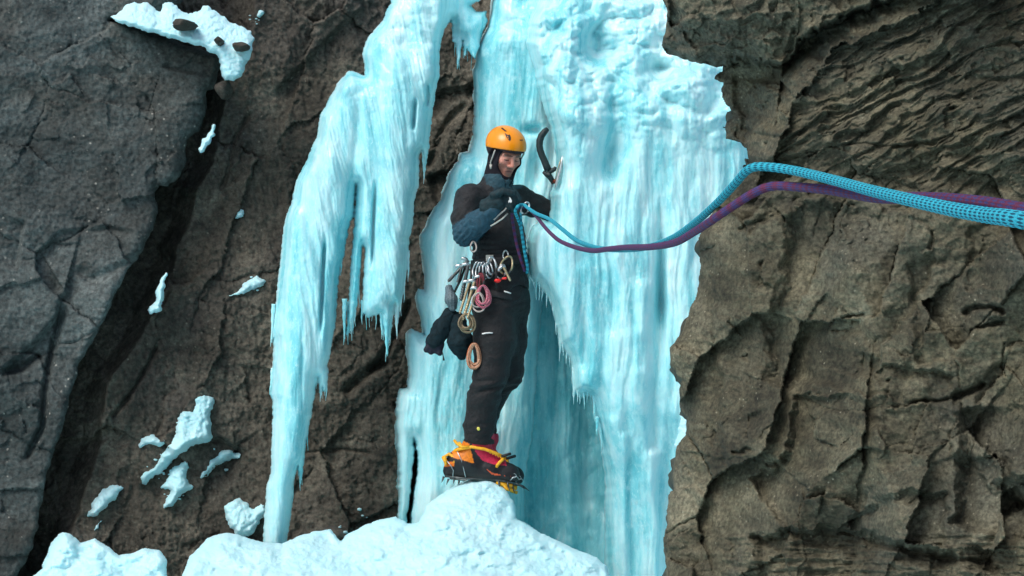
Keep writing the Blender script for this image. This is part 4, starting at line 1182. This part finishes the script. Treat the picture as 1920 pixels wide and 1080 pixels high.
# jacket
def jacket_sdf(p):
    f = chain(p, TORSO[:3] + [(C(940, 538, .0), .148)], .06)
    f = smin(f, chain(p, SHO, .02), .06)
    f = smin(f, chain(p, ARM_R, .02), .035)
    f = smin(f, chain(p, ARM_L, .02), .035)
    f = smin(f, cone(p, C(930, 372, .0), C(933, 341, -.015), .098, .084), .03)
    x, y, z = p[..., 0], p[..., 1], p[..., 2]
    f = f + .006 * perlin(x * 13, y * 9, z * 24, 3) + .0035 * perlin(x * 34, y * 24, z * 60, 4)
    # creases around elbow and waist
    e = np.exp(-((p - C(880, 440, -.16)) ** 2).sum(-1) / .012)
    f = f + e * .007 * np.sin((x * .75 - z * .66) * 260 + 3 * perlin(x * 12, y * 12, z * 12, 6))
    w = np.exp(-((z - C(0, 470)[2]) / .06) ** 2)
    f = f + w * .005 * np.sin(z * 210 + 4 * perlin(x * 8, y * 8, z * 8, 7))
    f = np.maximum(f, C(0, 541)[2] + .02 * np.sin(x * 40) - z)
    # open wrist and collar
    neck = cone(p, C(936, 352, -.02), from_head((0, -.01, -.03)), .066, .07)
    f = np.maximum(f, -neck)
    f = np.maximum(f, z - (C(0, 327)[2] - .35 * np.maximum(0, p[..., 0] - C(935, 0)[0])))
    return f
def jacket_col(co):
    x, y = to_px(co)
    c = np.tile(np.array([.011, .012, .014]), (len(co), 1))
    fore = (cone(co, ARM_R[2][0], ARM_R[4][0], .078, .06) < 0) & ~((x < 872) & (y < 418)) & (y > 385)
    fore |= in_poly(x, y, [(846, 425), (880, 402), (912, 388), (926, 400), (920, 425), (900, 450), (885, 464), (858, 462), (843, 448)]) & (co[:, 1] < D0 - .06)
    c[fore] = (.014, .058, .088)
    coll = in_poly(x, y, [(905, 320), (980, 330), (978, 352), (950, 362), (912, 345)])
    c[coll] = (.016, .055, .075)
    chest = in_poly(x, y, [(925, 350), (965, 352), (980, 372), (960, 385), (930, 378)])
    c[chest] = (.012, .036, .050)
    return c
jacket = grown('jacket', jacket_sdf, C(828, 550, -.40) - [0, .0, 0], C(1100, 318, .32), .0080, M_CLOTH, person, jacket_col)

# trousers
def trouser_sdf(p):
    x, y, z = p[..., 0], p[..., 1], p[..., 2]
    f = smin(chain(p, LEG_R, .03), chain(p, LEG_L, .03), .045)
    f = smin(f, cone(p, C(938, 515, 0), C(940, 556, 0), .130, .136), .05)
    f = f + .006 * perlin(x * 10, y * 9, z * 17, 13) + .003 * perlin(x * 30, y * 26, z * 46, 14)
    for zc, s, amp in ((722, .05, .009), (800, .04, .006), (575, .05, .005)):
        f = f + amp * np.exp(-((z - C(0, zc)[2]) / s) ** 2) * perlin(x * 9 + z * 8, y * 9, z * 34 - x * 10, 15) * 2
    return np.maximum(f, C(0, 829)[2] - .12 * (x - C(898, 0)[0]) - z)
trousers = grown('trousers', trouser_sdf, C(845, 840, -.28), C(1005, 490, .42), .0086, M_CLOTH, person, lambda co: np.tile(np.array([.009, .010, .0115]), (len(co), 1)))
def dot(name, c, r, mat, parent, flat=(1, .5, 1)):
    return grown(name, lambda p: ell(p, c, [r * k for k in flat]), np.array(c) - r * 1.5, np.array(c) + r * 1.5, r / 3.5, mat, parent)
dot('button', C(897, 804, -.165), .011, plain('yellow_stud', (.65, .60, .10), .4, 0, .05, 30, 0), trousers)
tube('print_mark', [C(904, 626, -.202), C(911, 624.5, -.206), C(918, 624, -.205), C(924, 624.5, -.201)], .0042, M_WHITE, trousers, seg=6)

# gloves: palm, four bent fingers, thumb
def glove_r(p):
    f = ell(p, C(936, 377, -.285), (.052, .040, .046))
    f = smin(f, cone(p, C(914, 389, -.255), C(930, 381, -.275), .050, .044), .025)
    for i in range(4):
        k = (0, .004, .002, -.006)[i]
        a, b, c_, d = C(948 + i * 2.0, 361 + i * 8.5, -.300), C(964 + k * 600 - i * .5, 362 + i * 8.8, -.315 + .004 * i), C(968 + k * 600, 368 + i * 8.8, -.285), C(955 + i, 371 + i * 8.2, -.262)
        f = smin(f, chain(p, [(a, .0175), (b, .0150), (c_, .0138), (d, .0125)], .004), .007)
    f = smin(f, chain(p, [(C(925, 366, -.315), .020), (C(944, 358, -.338), .017), (C(960, 362, -.338), .0145)], .006), .010)
    x, y, z = p[..., 0], p[..., 1], p[..., 2]
    return f + .0025 * perlin(x * 50, y * 50, z * 50, 23)
glove = grown('glove', glove_r, C(898, 415, -.39), C(985, 340, -.19), .0042, M_GLOVE, person)
gm = [(955, 369), (958, 372), (960, 377), (958, 381), (956, 378), (954, 381), (953, 377), (955, 374)]
def flat_mark(name, pts, dy, mat, parent, th=.002):
    n = len(pts); v = [C(x, y, dy) for x, y in pts] + [C(x, y, dy + th) for x, y in pts]
    f = [tuple(range(n))] + [(i, (i + 1) % n, n + (i + 1) % n, n + i) for i in range(n)]
    return obj(name, new_mesh(name, np.array(v), f, smooth=False), mat, parent)
flat_mark('emblem', gm, -.338, M_WHITE, glove)
def glove_l(p):
    f = cone(p, C(1072, 396, .135), C(1092, 388, .13), .046, .044)
    f = smin(f, ell(p, C(1104, 384, .12), (.045, .032, .044)), .02)
    for i in range(4):
        f = smin(f, chain(p, [(C(1112, 371 + i * 8, .115), .016), (C(1126, 372 + i * 8, .09), .0145), (C(1122, 378 + i * 8, .06), .013)], .004), .007)
    return smin(f, chain(p, [(C(1100, 370, .10), .018), (C(1112, 362, .075), .015), (C(1122, 366, .06), .013)], .005), .01)
grown('glove', glove_l, C(1055, 425, .02), C(1145, 345, .20), .0055, M_GLOVE, person)

# boots with crampons
M_BOOT = tinted('boot_shell', .5, 90, .3, .25, spec=.4)
def boot(dy, px_off=0.0, py_off=0.0):
    c = lambda x, y, d=0.0: C(x + px_off, y + py_off, dy + d)
    def f_(p):
        f = chain(p, [(c(858, 866), .062), (c(882, 872), .062), (c(920, 880), .056), (c(950, 886), .047), (c(958, 888), .045)], .03)
        f = smin(f, chain(p, [(c(847, 882), .046), (c(900, 890), .050), (c(955, 894), .044)], .02), .02)
        f = smin(f, chain(p, [(c(872, 862), .058), (c(893, 830), .062), (c(905, 818), .063)], .02), .04)
        f = smin(f, cone(p, c(905, 850), c(932, 872), .056, .040), .03)
        y, x = to_px(p.reshape(-1, 3))[::-1]
        sole = (y - py_off).reshape(p.shape[:-1]) - (893 + 10 * ((x - px_off).reshape(p.shape[:-1]) - 840) / 130.0)
        f = np.maximum(f, sole / 350.0)
        return f + .0015 * perlin(p[..., 0] * 60, p[..., 1] * 60, p[..., 2] * 60, 33)
    def col(co):
        x, y = to_px(co); x = x - px_off; y = y - py_off
        k = np.tile(np.array([.010, .010, .012]), (len(co), 1))
        k[in_poly(x, y, [(878, 800), (945, 800), (944, 846), (950, 873), (930, 872), (905, 864), (892, 848), (884, 828)])] = (.50, .015, .055)
        k[in_poly(x, y, [(845, 840), (858, 822), (880, 832), (889, 869), (850, 858)])] = (.70, .19, .008)
        k[in_poly(x, y, [(910, 878), (922, 886), (945, 892), (958, 893), (945, 897), (925, 892)])] = (.66, .10, .03)
        k[in_poly(x, y, [(818, 865), (852, 866), (852, 874), (818, 876)])] = (.70, .16, .010)
        k[(y > 884 + 10 * (x - 840) / 130.0)] = (.016, .015, .015)
        return k
    b = grown('boot', f_, c(822, 915, -.09), c(985, 806, .09), .0048, M_BOOT, person, col)
    T = lambda n, pts, r, m, sg=6: tube(n, pts, r, m, b, seg=sg)
    T('strap', [c(858, 842, .045), c(852, 846, -.02), c(862, 842, -.058), c(884, 838, -.070), c(908, 842, -.068), c(930, 850, -.052), c(942, 856, -.028), c(944, 856, .03)], .0088, M_YELLOW)
    T('strap', [c(930, 876, -.050), c(936, 868, -.052), c(944, 860, -.040)], .0095, M_YELLOW)
    T('strap', [c(852, 826, -.02), c(857, 832, -.052), c(866, 838, -.066), c(880, 838, -.070)], .0080, M_YELLOW)
    for k in range(5):
        T('lace_hook', [c(918 + k * 5, 845 + k * 2.4, -.060 + k * .006), c(920 + k * 5, 850 + k * 2.4, -.064 + k * .006)], .0042, M_YELLOW, 5)
    T('heel_lever', [c(836, 872, -.050), c(834, 856, -.040), c(842, 851, -.030), c(852, 858, -.045), c(852, 868, -.055)], .0095, M_YELLOW)
    T('heel_lever', [c(834, 860, .02), c(832, 858, -.02), c(836, 866, -.05)], .0120, M_YELLOW)
    T('toe_tab', [c(940, 856, -.040), c(950, 853, -.036), c(957, 851, -.020)], .0085, M_BLACK)
    T('heel_wire', [c(838, 864, -.058), c(846, 874, -.064), c(850, 882, -.064), c(849, 893, -.060)], .0026, M_STEEL, 5)
    T('heel_wire', [c(857, 846, -.062), c(865, 862, -.068), c(870, 882, -.066), c(873, 895, -.060)], .0026, M_STEEL, 5)
    T('toe_wire', [c(956, 902, -.046), c(962, 895, -.050), c(968, 893, -.040), c(972, 897, -.02)], .0028, M_STEEL, 5)
    T('toe_ring', [c(964 + 4 * math.cos(a), 892 + 4 * math.sin(a), -.046) for a in np.linspace(0, 6.28, 9)], .0018, M_STEEL, 5)
    # crampon: frame rails, yellow toe plate, points
    for s in (-1, 1):
        T('crampon_rail', [c(834, 893, s * .045), c(870, 897, s * .052), c(915, 898, s * .040), c(945, 902, s * .046), c(966, 906, s * .030)], .0058, M_DARKSTEEL, 6)
        for k, (x, y, ln, dxx) in enumerate(((832, 894, 11, -4), (852, 897, 10, -2), (935, 902, 15, 2), (951, 904, 17, 5))):
            tube('crampon_point', [c(x, y, s * .046), c(x + dxx * .5, y + ln * .5, s * .050), c(x + dxx, y + ln, s * .052)], [.0065, .0045, .001], M_DARKSTEEL, b, seg=5)
        tube('front_point', [c(958, 903, s * .022), c(972, 908, s * .024), c(984, 917, s * .024)], [.0075, .0058, .0012], M_DARKSTEEL, b, seg=5)
    T('crampon_plate', [c(931, 903, -.03), c(944, 908, -.032), c(960, 911, -.024)], .0135, M_YELLOW, 8)
    T('crampon_plate', [c(944, 908, -.036), c(950, 917, -.034), c(961, 920, -.028)], .0085, M_YELLOW, 8)
    return b
boot(-.08)
boot(.26, 9, 4)

# harness: webbing that follows the clothes
def belt_sdf(p):
    x, z = p[..., 0], p[..., 2]
    f = np.minimum(chain(p, TORSO[:3] + [(C(940, 538, .0), .148)], .06), 9)
    f = np.abs(f - .004) - .007
    zc = C(0, 491)[2] + .10 * (x - C(935, 0)[0])
    return np.maximum(f, np.abs(z - zc) - .024)
harness = grown('harness', belt_sdf, C(870, 520, -.20), C(1005, 465, .20), .006, M_BLACK, person)
def loop_sdf(p):
    f = np.abs(smin(chain(p, LEG_R, .03), 9 + 0 * p[..., 0], .001) - .004) - .006
    zc = C(0, 552)[2] - .20 * (p[..., 0] - C(935, 0)[0])
    return np.maximum(f, np.abs(p[..., 2] - zc) - .018)
grown('leg_loop', loop_sdf, C(880, 580, -.22), C(975, 525, .12), .006, M_BLACK, harness)
flat_mark('buckle', [(911, 478), (925, 478), (925, 490), (911, 490)], -.152, M_WEB, harness, .008)
tube('print_mark', [C(945, 546, -.176), C(952, 548, -.172), C(958, 550, -.166)], .004, M_WHITE, harness, seg=5)
for gx_, gy_, dd in ((884, 492, -.11), (905, 496, -.15), (950, 498, -.145)):
    tube('gear_loop', [C(gx_ - 14, gy_, dd + .02), C(gx_ - 10, gy_ + 11, dd - .02), C(gx_, gy_ + 15, dd - .03), C(gx_ + 10, gy_ + 11, dd - .02), C(gx_ + 14, gy_, dd + .0)], .005, M_BLACK, harness, seg=6)
# ------------------------------------------------------------------ gear hanging from the harness
def carabiner(px, py, dy, ln, ang, mat, label, group=None, wd=.40, r=.0048):
    """pear-shaped ring, gate on one side; hangs from its upper end"""
    t = np.linspace(0, 2 * math.pi, 26, endpoint=False)
    L = ln / 350.0
    u = np.sin(t) * L * wd * (0.5 + 0.10 * np.cos(t)); v = -np.cos(t) * L * 0.5
    a = math.radians(ang)
    pts = [C(px, py, dy) + np.array([uu * math.cos(a) + (vv - 0) * math.sin(a), .006 * math.sin(3 * tt), -uu * math.sin(a) + vv * math.cos(a) - L * .5 * 0]) for uu, vv, tt in zip(u, v, t)]
    e = empty('carabiner', C(px, py + ln / 2, dy), label, 'carabiner', group)
    k = 5
    tube('frame', pts[k:] + pts[:1], r, mat, e, seg=7)
    tube('gate', pts[:k + 1], r * .8, M_DARKSTEEL, e, seg=7)
    return e
gear = 'carabiners clipped to the harness'
ordw = ('first', 'second', 'third', 'fourth', 'fifth')
for k, (x, y) in enumerate(((893, 505), (899, 507), (905, 508), (911, 508), (917, 506))):
    carabiner(x, y, -.185 - .004 * (k % 2), 28 + 2 * (k % 3), 10 - 4 * k, M_STEEL, '%s silver carabiner of the tight row, counting from the mesh pouch side' % ordw[k], gear, .42)
carabiner(922, 498, -.188, 32, -4, M_STEEL, 'biggest silver carabiner hanging straight below the harness buckle', gear, .5, .006)
carabiner(940, 509, -.185, 26, 14, M_STEEL, 'silver carabiner beside the red tag on the harness front', gear, .6)
carabiner(950, 497, -.18, 34, 20, M_BRASS, 'wide bronze carabiner at the front tie-in point', gear, .62, .0055)
carabiner(948, 478, -.165, 16, 0, M_STEEL, 'tiny silver carabiner high on the jacket front', gear, .6, .004)

def ice_screw(x0, y0, x1, y1, dy, mat, label, r=.0085, hang=True):
    a, b = C(x0, y0, dy), C(x1, y1, dy - .01)
    e = empty('ice_screw', b, label, 'ice screw', 'ice screws racked on the harness')
    n = 60; pts = [a + (b - a) * t for t in np.linspace(0, 1, n)]
    rr = [r * (1 + (.16 * math.sin(i * 1.6) if i > n * .55 else 0)) * (1 if i < n - 3 else .75) for i in range(n)]
    tube('shaft', pts, rr, mat, e, seg=8)
    d = (b - a) / np.linalg.norm(b - a); s = np.array([d[2], 0, -d[0]])
    tube('hanger', [a + s * -.010, a + s * .012 + d * -.004, a + s * .030 + d * .004, a + s * .034 + d * .014], [.008, .010, .009, .004], M_STEEL, e, seg=7)
    return e
ice_screw(876, 490, 840, 528, -.10, M_DARKSTEEL, 'dark ice screw sticking out sideways behind the hip')
ice_screw(878, 497, 864, 564, -.17, M_DARKSTEEL, 'long dark ice screw hanging beside the mesh pouch', .010)
ice_screw(890, 528, 868, 600, -.20, M_BRASS, 'longest tan ice screw hanging at the thigh', .0085)
ice_screw(880, 530, 862, 588, -.19, M_BRASS, 'tan ice screw behind the longest one', .0070)
ice_screw(895, 542, 876, 598, -.215, M_BRASS, 'tan ice screw in front, nearest the pink cord', .0070)
ice_screw(902, 520, 896, 552, -.20, M_BRASS, 'short tan ice screw above the pink cord', .0065)
ice_screw(944, 500, 957, 527, -.195, M_BRASS, 'pale ice screw slanting across the harness front', .0070)
ice_screw(866, 500, 858, 530, -.14, M_DARKSTEEL, 'short dark ice screw above the mesh pouch', .007)

def coil(name, px, py, dy, w, hgt, loops, r, mat, label, cat, seed, spread=.012, droop=0.0):
    rnd = random.Random(seed)
    e = empty(name, C(px, py + hgt / 2, dy), label, cat)
    for k in range(loops):
        ww = w / 700.0 * rnd.uniform(.55, 1.05); hh = hgt / 700.0 * rnd.uniform(.75, 1.05); ph = rnd.uniform(0, 6)
        ox, oy = rnd.uniform(-1, 1) * .006, rnd.uniform(-1, 1) * spread
        pts = []
        for t in np.linspace(0, 2 * math.pi, 28, endpoint=False):
            pts.append(C(px, py, dy) + np.array([ox + ww * math.sin(t) * (1 - .25 * math.cos(t)), oy + .008 * math.sin(2 * t + ph), (hgt / 700.0 - hh) + hh * math.cos(t)]))
        obj('loop', tube_mesh('loop', pts, r, 7, True, col=None), mat, e)
    return e
def cord_material(name, c1, c2, p, nv=2.0, thr=0.15, rough=.75):
    N = Nodes(name)
    a = N.n('ShaderNodeAttribute', attribute_name='along')
    sx = N.n('ShaderNodeSeparateXYZ'); N.l(a.outputs['Vector'], sx.inputs[0])
    def wave(sgn):
        m1 = N.n('ShaderNodeMath', operation='MULTIPLY', i_1=1.0 / p); N.l(sx.outputs[0], m1.inputs[0])
        m2 = N.n('ShaderNodeMath', operation='MULTIPLY_ADD', i_1=nv * sgn); N.l(sx.outputs[1], m2.inputs[0]); N.l(m1.outputs[0], m2.inputs[2])
        m3 = N.n('ShaderNodeMath', operation='MULTIPLY', i_1=6.28318); N.l(m2.outputs[0], m3.inputs[0])
        m4 = N.n('ShaderNodeMath', operation='SINE'); N.l(m3.outputs[0], m4.inputs[0]); return m4.outputs[0]
    pr = N.n('ShaderNodeMath', operation='MULTIPLY'); N.l(wave(1), pr.inputs[0]); N.l(wave(-1), pr.inputs[1])
    ad = N.n('ShaderNodeMath', operation='MULTIPLY_ADD', i_1=0.5, i_2=0.5); N.l(pr.outputs[0], ad.inputs[0])
    fine = N.noise(N.geo(), 500, 2)
    c = N.mix(N.ramp(ad.outputs[0], [(0.5 - thr - .08, 1.0), (0.5 - thr + .08, 0.0)]), c1, c2)
    c = N.mix(1.0, c, N.ramp(fine, [(.35, .7), (.65, 1.25)]), 'MULTIPLY')
    N.l(c, N.b.inputs['Base Color']); N.b.inputs['Roughness'].default_value = rough
    N.b.inputs['Specular IOR Level'].default_value = .25
    N.l(N.bump(ad.outputs[0], .35, .002), N.b.inputs['Normal'])
    return N.m
M_PINK = cord_material('pink_cord', (.48, .03, .10), (.55, .40, .40), .016, 2, .1)
M_ORANGE = cord_material('orange_cord', (.42, .11, .035), (.55, .45, .33), .014, 2, .05)
M_TAN = cord_material('tan_cord', (.30, .23, .14), (.16, .12, .08), .016, 2, .1)
M_CREAM = cord_material('cream_cord', (.50, .46, .42), (.36, .26, .24), .018, 2, .2)
coil('cord_coil', 906, 558, -.225, 26, 44, 5, .0050, M_PINK, 'pink and white cord coiled at the thigh', 'cord', 3)
coil('sling_loop', 897, 566, -.215, 30, 34, 2, .0045, M_CREAM, 'pale sling loop drooping behind the pink cord', 'sling', 4)
coil('cord_coil', 875, 606, -.205, 26, 34, 10, .0050, M_TAN, 'tan cord bundle at the ends of the ice screws', 'cord', 5)
coil('cord_coil', 889, 668, -.175, 22, 46, 9, .0062, M_ORANGE, 'orange and white cord coil hanging below the dark bag', 'cord', 6)
coil('sling_loop', 902, 533, -.205, 14, 40, 3, .004, plain('maroon_tape', (.16, .02, .03), .8, 0, .3, 90, .2), 'dark red tape loop above the pink cord', 'sling', 7)
coil('sling_loop', 887, 462, -.20, 16, 18, 2, .004, M_CREAM, 'small pale loop peeking out under the bent elbow', 'sling', 8)

def bag(name, fn, lo, hi, mat, label, cat, h=.006):
    return grown(name, fn, lo, hi, h, mat, None, label=label, cat=cat)
M_BAG = plain('dark_fleece', (.006, .017, .022), .85, 0, .5, 50, .5, .2)
M_BAGEND = plain('dark_nylon', (.008, .010, .022), .6, 0, .4, 40, .3, .3)
wr = lambda p, s, a: a * perlin(p[..., 0] * 26, p[..., 1] * 26, p[..., 2] * 26, s) + a * .5 * perlin(p[..., 0] * 60, p[..., 1] * 60, p[..., 2] * 60, s + 2)
g1 = empty('spare_glove', C(812, 665, -.02), 'dark spare glove hanging cuff up, farthest out behind the hip', 'glove')
grown('gauntlet', lambda p: smin(cone(p, C(843, 590, -.06), C(830, 615, -.05), .038, .050), cone(p, C(830, 615, -.05), C(814, 640, -.04), .048, .046), .02) + wr(p, 3, .006), C(795, 672, -.16), C(866, 570, .06), .006, M_BAG, g1)
def fing(p):
    f = ell(p, C(815, 642, -.04), (.050, .040, .044))
    for k in range(4):
        f = smin(f, chain(p, [(C(806 + k * 7, 645, -.05), .018), (C(800 + k * 8, 656 + (k % 2) * 3 + k, -.055), .015)], .004), .008)
    return f + wr(p, 5, .004)
grown('fingers', fing, C(785, 685, -.13), C(845, 620, .04), .0055, M_BAGEND, g1)
tube('toggle_cord', [C(829, 660, -.06), C(831, 668, -.06), C(832, 676, -.06)], [.004, .003, .007], M_BLACK, g1, seg=6)
bag('stuff_bag', lambda p: smin(cone(p, C(858, 600, -.06), C(864, 640, -.07), .042, .066), cone(p, C(864, 640, -.07), C(866, 668, -.07), .062, .024), .03) + wr(p, 7, .006), C(832, 690, -.18), C(895, 580, .06), M_BAG, 'dark teal drop-shaped bag hanging behind the thigh', 'bag')
def pouch(p):
    f = chain(p, [(C(842, 540, -.08), .020), (C(846, 562, -.09), .031), (C(849, 576, -.09), .022)], .02)
    return f + .003 * np.sin(p[..., 2] * 300 + p[..., 0] * 200) * np.sin(p[..., 2] * 300 - p[..., 0] * 200)
bag('mesh_pouch', pouch, C(828, 592, -.14), C(864, 526, -.02), plain('grey_mesh', (.09, .13, .15), .6, 0, .6, 160, .6), 'small grey mesh pouch beside the hanging ice screws', 'pouch', .005)
bag('red_tag', lambda p: smin(ell(p, C(935, 526, -.20), (.018, .012, .011)), ell(p, C(944, 522, -.195), (.012, .010, .007)), .012) + wr(p, 9, .006), C(924, 538, -.225), C(954, 514, -.175), plain('red_plastic', (.75, .015, .012), .4, 0, .1, 40, 0), 'bright red tag on the harness front', 'tag', .004)

# ------------------------------------------------------------------ ice tool stuck in the ice
tool = empty('ice_tool', C(1041, 354, .28), 'dark curved ice tool hooked in the ice beside the climber', 'ice tool')
TY = -.10
M_GRIP = plain('tool_grip', (.010, .022, .024), .55, 0, .3, 90, .25, .4)
tube('handle', [C(x, y, TY) for x, y in ((1027, 241), (1021, 247), (1015, 255), (1012, 264), (1011.5, 273), (1013, 282), (1016, 291), (1020, 300), (1024, 310), (1028, 319))], [.012, .017, .0185, .0185, .0180, .018, .018, .018, .019, .020], M_GRIP, tool, seg=12)
tube('grip_rest', [C(1027, 322, TY), C(1034, 321, TY - .005), C(1040, 317, TY - .01), C(1042, 313, TY - .01)], [.014, .012, .012, .007], M_GRIP, tool, seg=9)
tube('grip_rest', [C(1018, 322, TY), C(1024, 326, TY), C(1031, 331, TY)], [.008, .014, .017], M_GRIP, tool, seg=9)
tube('shaft', [C(1026, 324, TY), C(1032, 333, TY), C(1038, 343, TY + .02)], [.017, .0155, .013], M_GRIP, tool, seg=10)
tube('head', [C(1036, 340, TY + .01), C(1042, 340, TY), C(1047, 335, TY - .01)], [.010, .013, .008], plain('red_steel', (.20, .05, .03), .4, .6, .3, 60, .1), tool, seg=9)
pk = [(1041, 355, .0025), (1043, 346, .008), (1047, 333, .0105), (1051, 318, .010), (1053.5, 304, .008), (1054, 292, .003)]
tube('pick', [C(x, y, TY - .012) for x, y, r in pk], [r for x, y, r in pk], M_STEEL, tool, seg=8)
tube('lanyard', [C(1054, 293, TY), C(1049, 306, TY - .02), C(1044, 322, TY - .02), C(1041, 338, TY - .01)], .0025, M_BRASS, tool, seg=5)

# ------------------------------------------------------------------ ropes
def spline(pts, n):
    p = np.array(pts, float); p = np.concatenate([[2 * p[0] - p[1]], p, [2 * p[-1] - p[-2]]]); out = []
    d = np.linalg.norm(np.diff(p[1:-1], axis=0), axis=1); k = np.maximum(2, (d / d.sum() * n).astype(int))
    for i in range(1, len(p) - 2):
        for t in np.linspace(0, 1, k[i - 1], endpoint=False):
            a, b, c, e = p[i - 1], p[i], p[i + 1], p[i + 2]
            out.append(.5 * ((2 * b) + (c - a) * t + (2 * a - 5 * b + 4 * c - e) * t * t + (-a + 3 * b - 3 * c + e) * t ** 3))
    out.append(p[-2]); return np.array(out)
def rope(name, pts, rad, mat, label, n=1900, seg=28):
    p = spline([np.array(P(x, y, Yd)) for x, y, Yd in pts], n)
    me = tube_mesh(name, p, rad, seg, radial=lambda L, a: .06 * np.sin(L * 6.28 / .05 + 7 * a) * np.sin(L * 6.28 / .05 - 7 * a))
    return obj(name, me, mat, label=label, cat='rope', group='ropes running from the climber over the near rock')
def inv(x, x0, y0, x1, y1): return 1.0 / (1.0 / y0 + (1.0 / y1 - 1.0 / y0) * (x - x0) / (x1 - x0))
YR = 3.10
M_CYAN = cord_material('cyan_rope', (.035, .40, .52), (.006, .07, .12), .05, 7, .10)
M_PURPLE = cord_material('purple_rope', (.115, .024, .062), (.05, .045, .15), .07, 6, .08)
cy = [(35600, 1600, .10), (7300, 760, .40), (3700, 590, .75), (2500, 516, 1.10), (2150, 462, 1.32), (1925, 414, 1.52), (1840, 402, 1.72), (1760, 387, 1.95), (1640, 359, 2.35), (1560, 337, 2.66), (1490, 320, 2.92), (1440, 313, 3.04), (1412, 314, 3.10), (1395, 325, 3.16)]
cy += [(x, y, inv(x, 1395, 3.16, 985, 8.72)) for x, y in ((1376, 347), (1340, 385), (1300, 420), (1262, 446), (1220, 462), (1175, 468), (1135, 467), (1108, 462), (1080, 450), (1052, 428), (1030, 411), (1005, 400), (990, 390))]
cy += [(982, 384, 8.70), (972, 386, 8.68), (966, 396, 8.70), (970, 408, 8.76), (976, 424, 8.80), (980, 448, 8.82), (984, 474, 8.83), (989, 500, 8.86), (988, 512, 8.90)]
rope('rope', cy, .0080, M_CYAN, 'bright cyan climbing rope, the upper of the two')
pu = [(36500, 1300, .10), (7500, 700, .40), (3750, 560, .78), (2500, 478, 1.16), (2150, 436, 1.42), (1925, 396, 1.64), (1840, 381, 1.84), (1760, 373, 2.08), (1700, 371, 2.28), (1640, 370, 2.46), (1560, 357, 2.74), (1500, 351, 2.93), (1450, 349, 3.02), (1415, 361, 3.06), (1375, 386, 3.12), (1335, 413, 3.20)]
pu += [(x, y, inv(x, 1335, 3.20, 990, 8.74)) for x, y in ((1300, 436), (1265, 455), (1220, 463), (1175, 464), (1140, 467), (1112, 470), (1080, 464), (1052, 453), (1035, 440), (1020, 424), (1006, 406), (992, 393))]
pu += [(982, 388, 8.72), (966, 392, 8.70), (960, 402, 8.76), (963, 425, 8.82), (968, 455, 8.83), (976, 485, 8.84), (984, 508, 8.88)]
rope('rope', pu, .0080, M_PURPLE, 'dull purple climbing rope, the lower of the two')
carabiner(985, 390, -.30, 22, 25, M_STEEL, 'silver carabiner where the ropes leave the climber', gear, .6, .005)
tube('tape_sling', [C(x, y, d) for x, y, d in ((976, 398, -.20), (977, 412, -.22), (978, 426, -.225), (980, 445, -.23))], .006, M_CYAN, label='short cyan sling end hanging from the hand beside the rope', cat='sling')
tube('tape_sling', [C(x, y, d) for x, y, d in ((956, 382, -.31), (946, 394, -.30), (934, 404, -.29), (926, 412, -.28))], .0042, M_CREAM, label='pale pink sling held in the glove, the upper of two', cat='sling')
tube('tape_sling', [C(x, y, d) for x, y, d in ((952, 400, -.28), (942, 410, -.285), (930, 418, -.28), (920, 424, -.27))], .0042, M_WEB, label='white sling held in the glove, the lower of two', cat='sling')

for k, (x0, y0, x1, y1, dd) in enumerate(((884, 496, 878, 560, -.165), (909, 512, 900, 560, -.21), (928, 494, 930, 540, -.18), (872, 500, 852, 548, -.12))):
    tube('quickdraw_tape', [C(x0, y0, dd), C((x0 + x1) / 2 + 2, (y0 + y1) / 2, dd - .012), C(x1, y1, dd)], .0065, M_BLACK, label=('black tape draw hanging behind the tan ice screws', 'black tape draw hanging over the pink cord', 'black tape draw hanging beside the red tag', 'black tape draw slanting down to the mesh pouch')[k], cat='quickdraw', group='black tape draws on the harness')
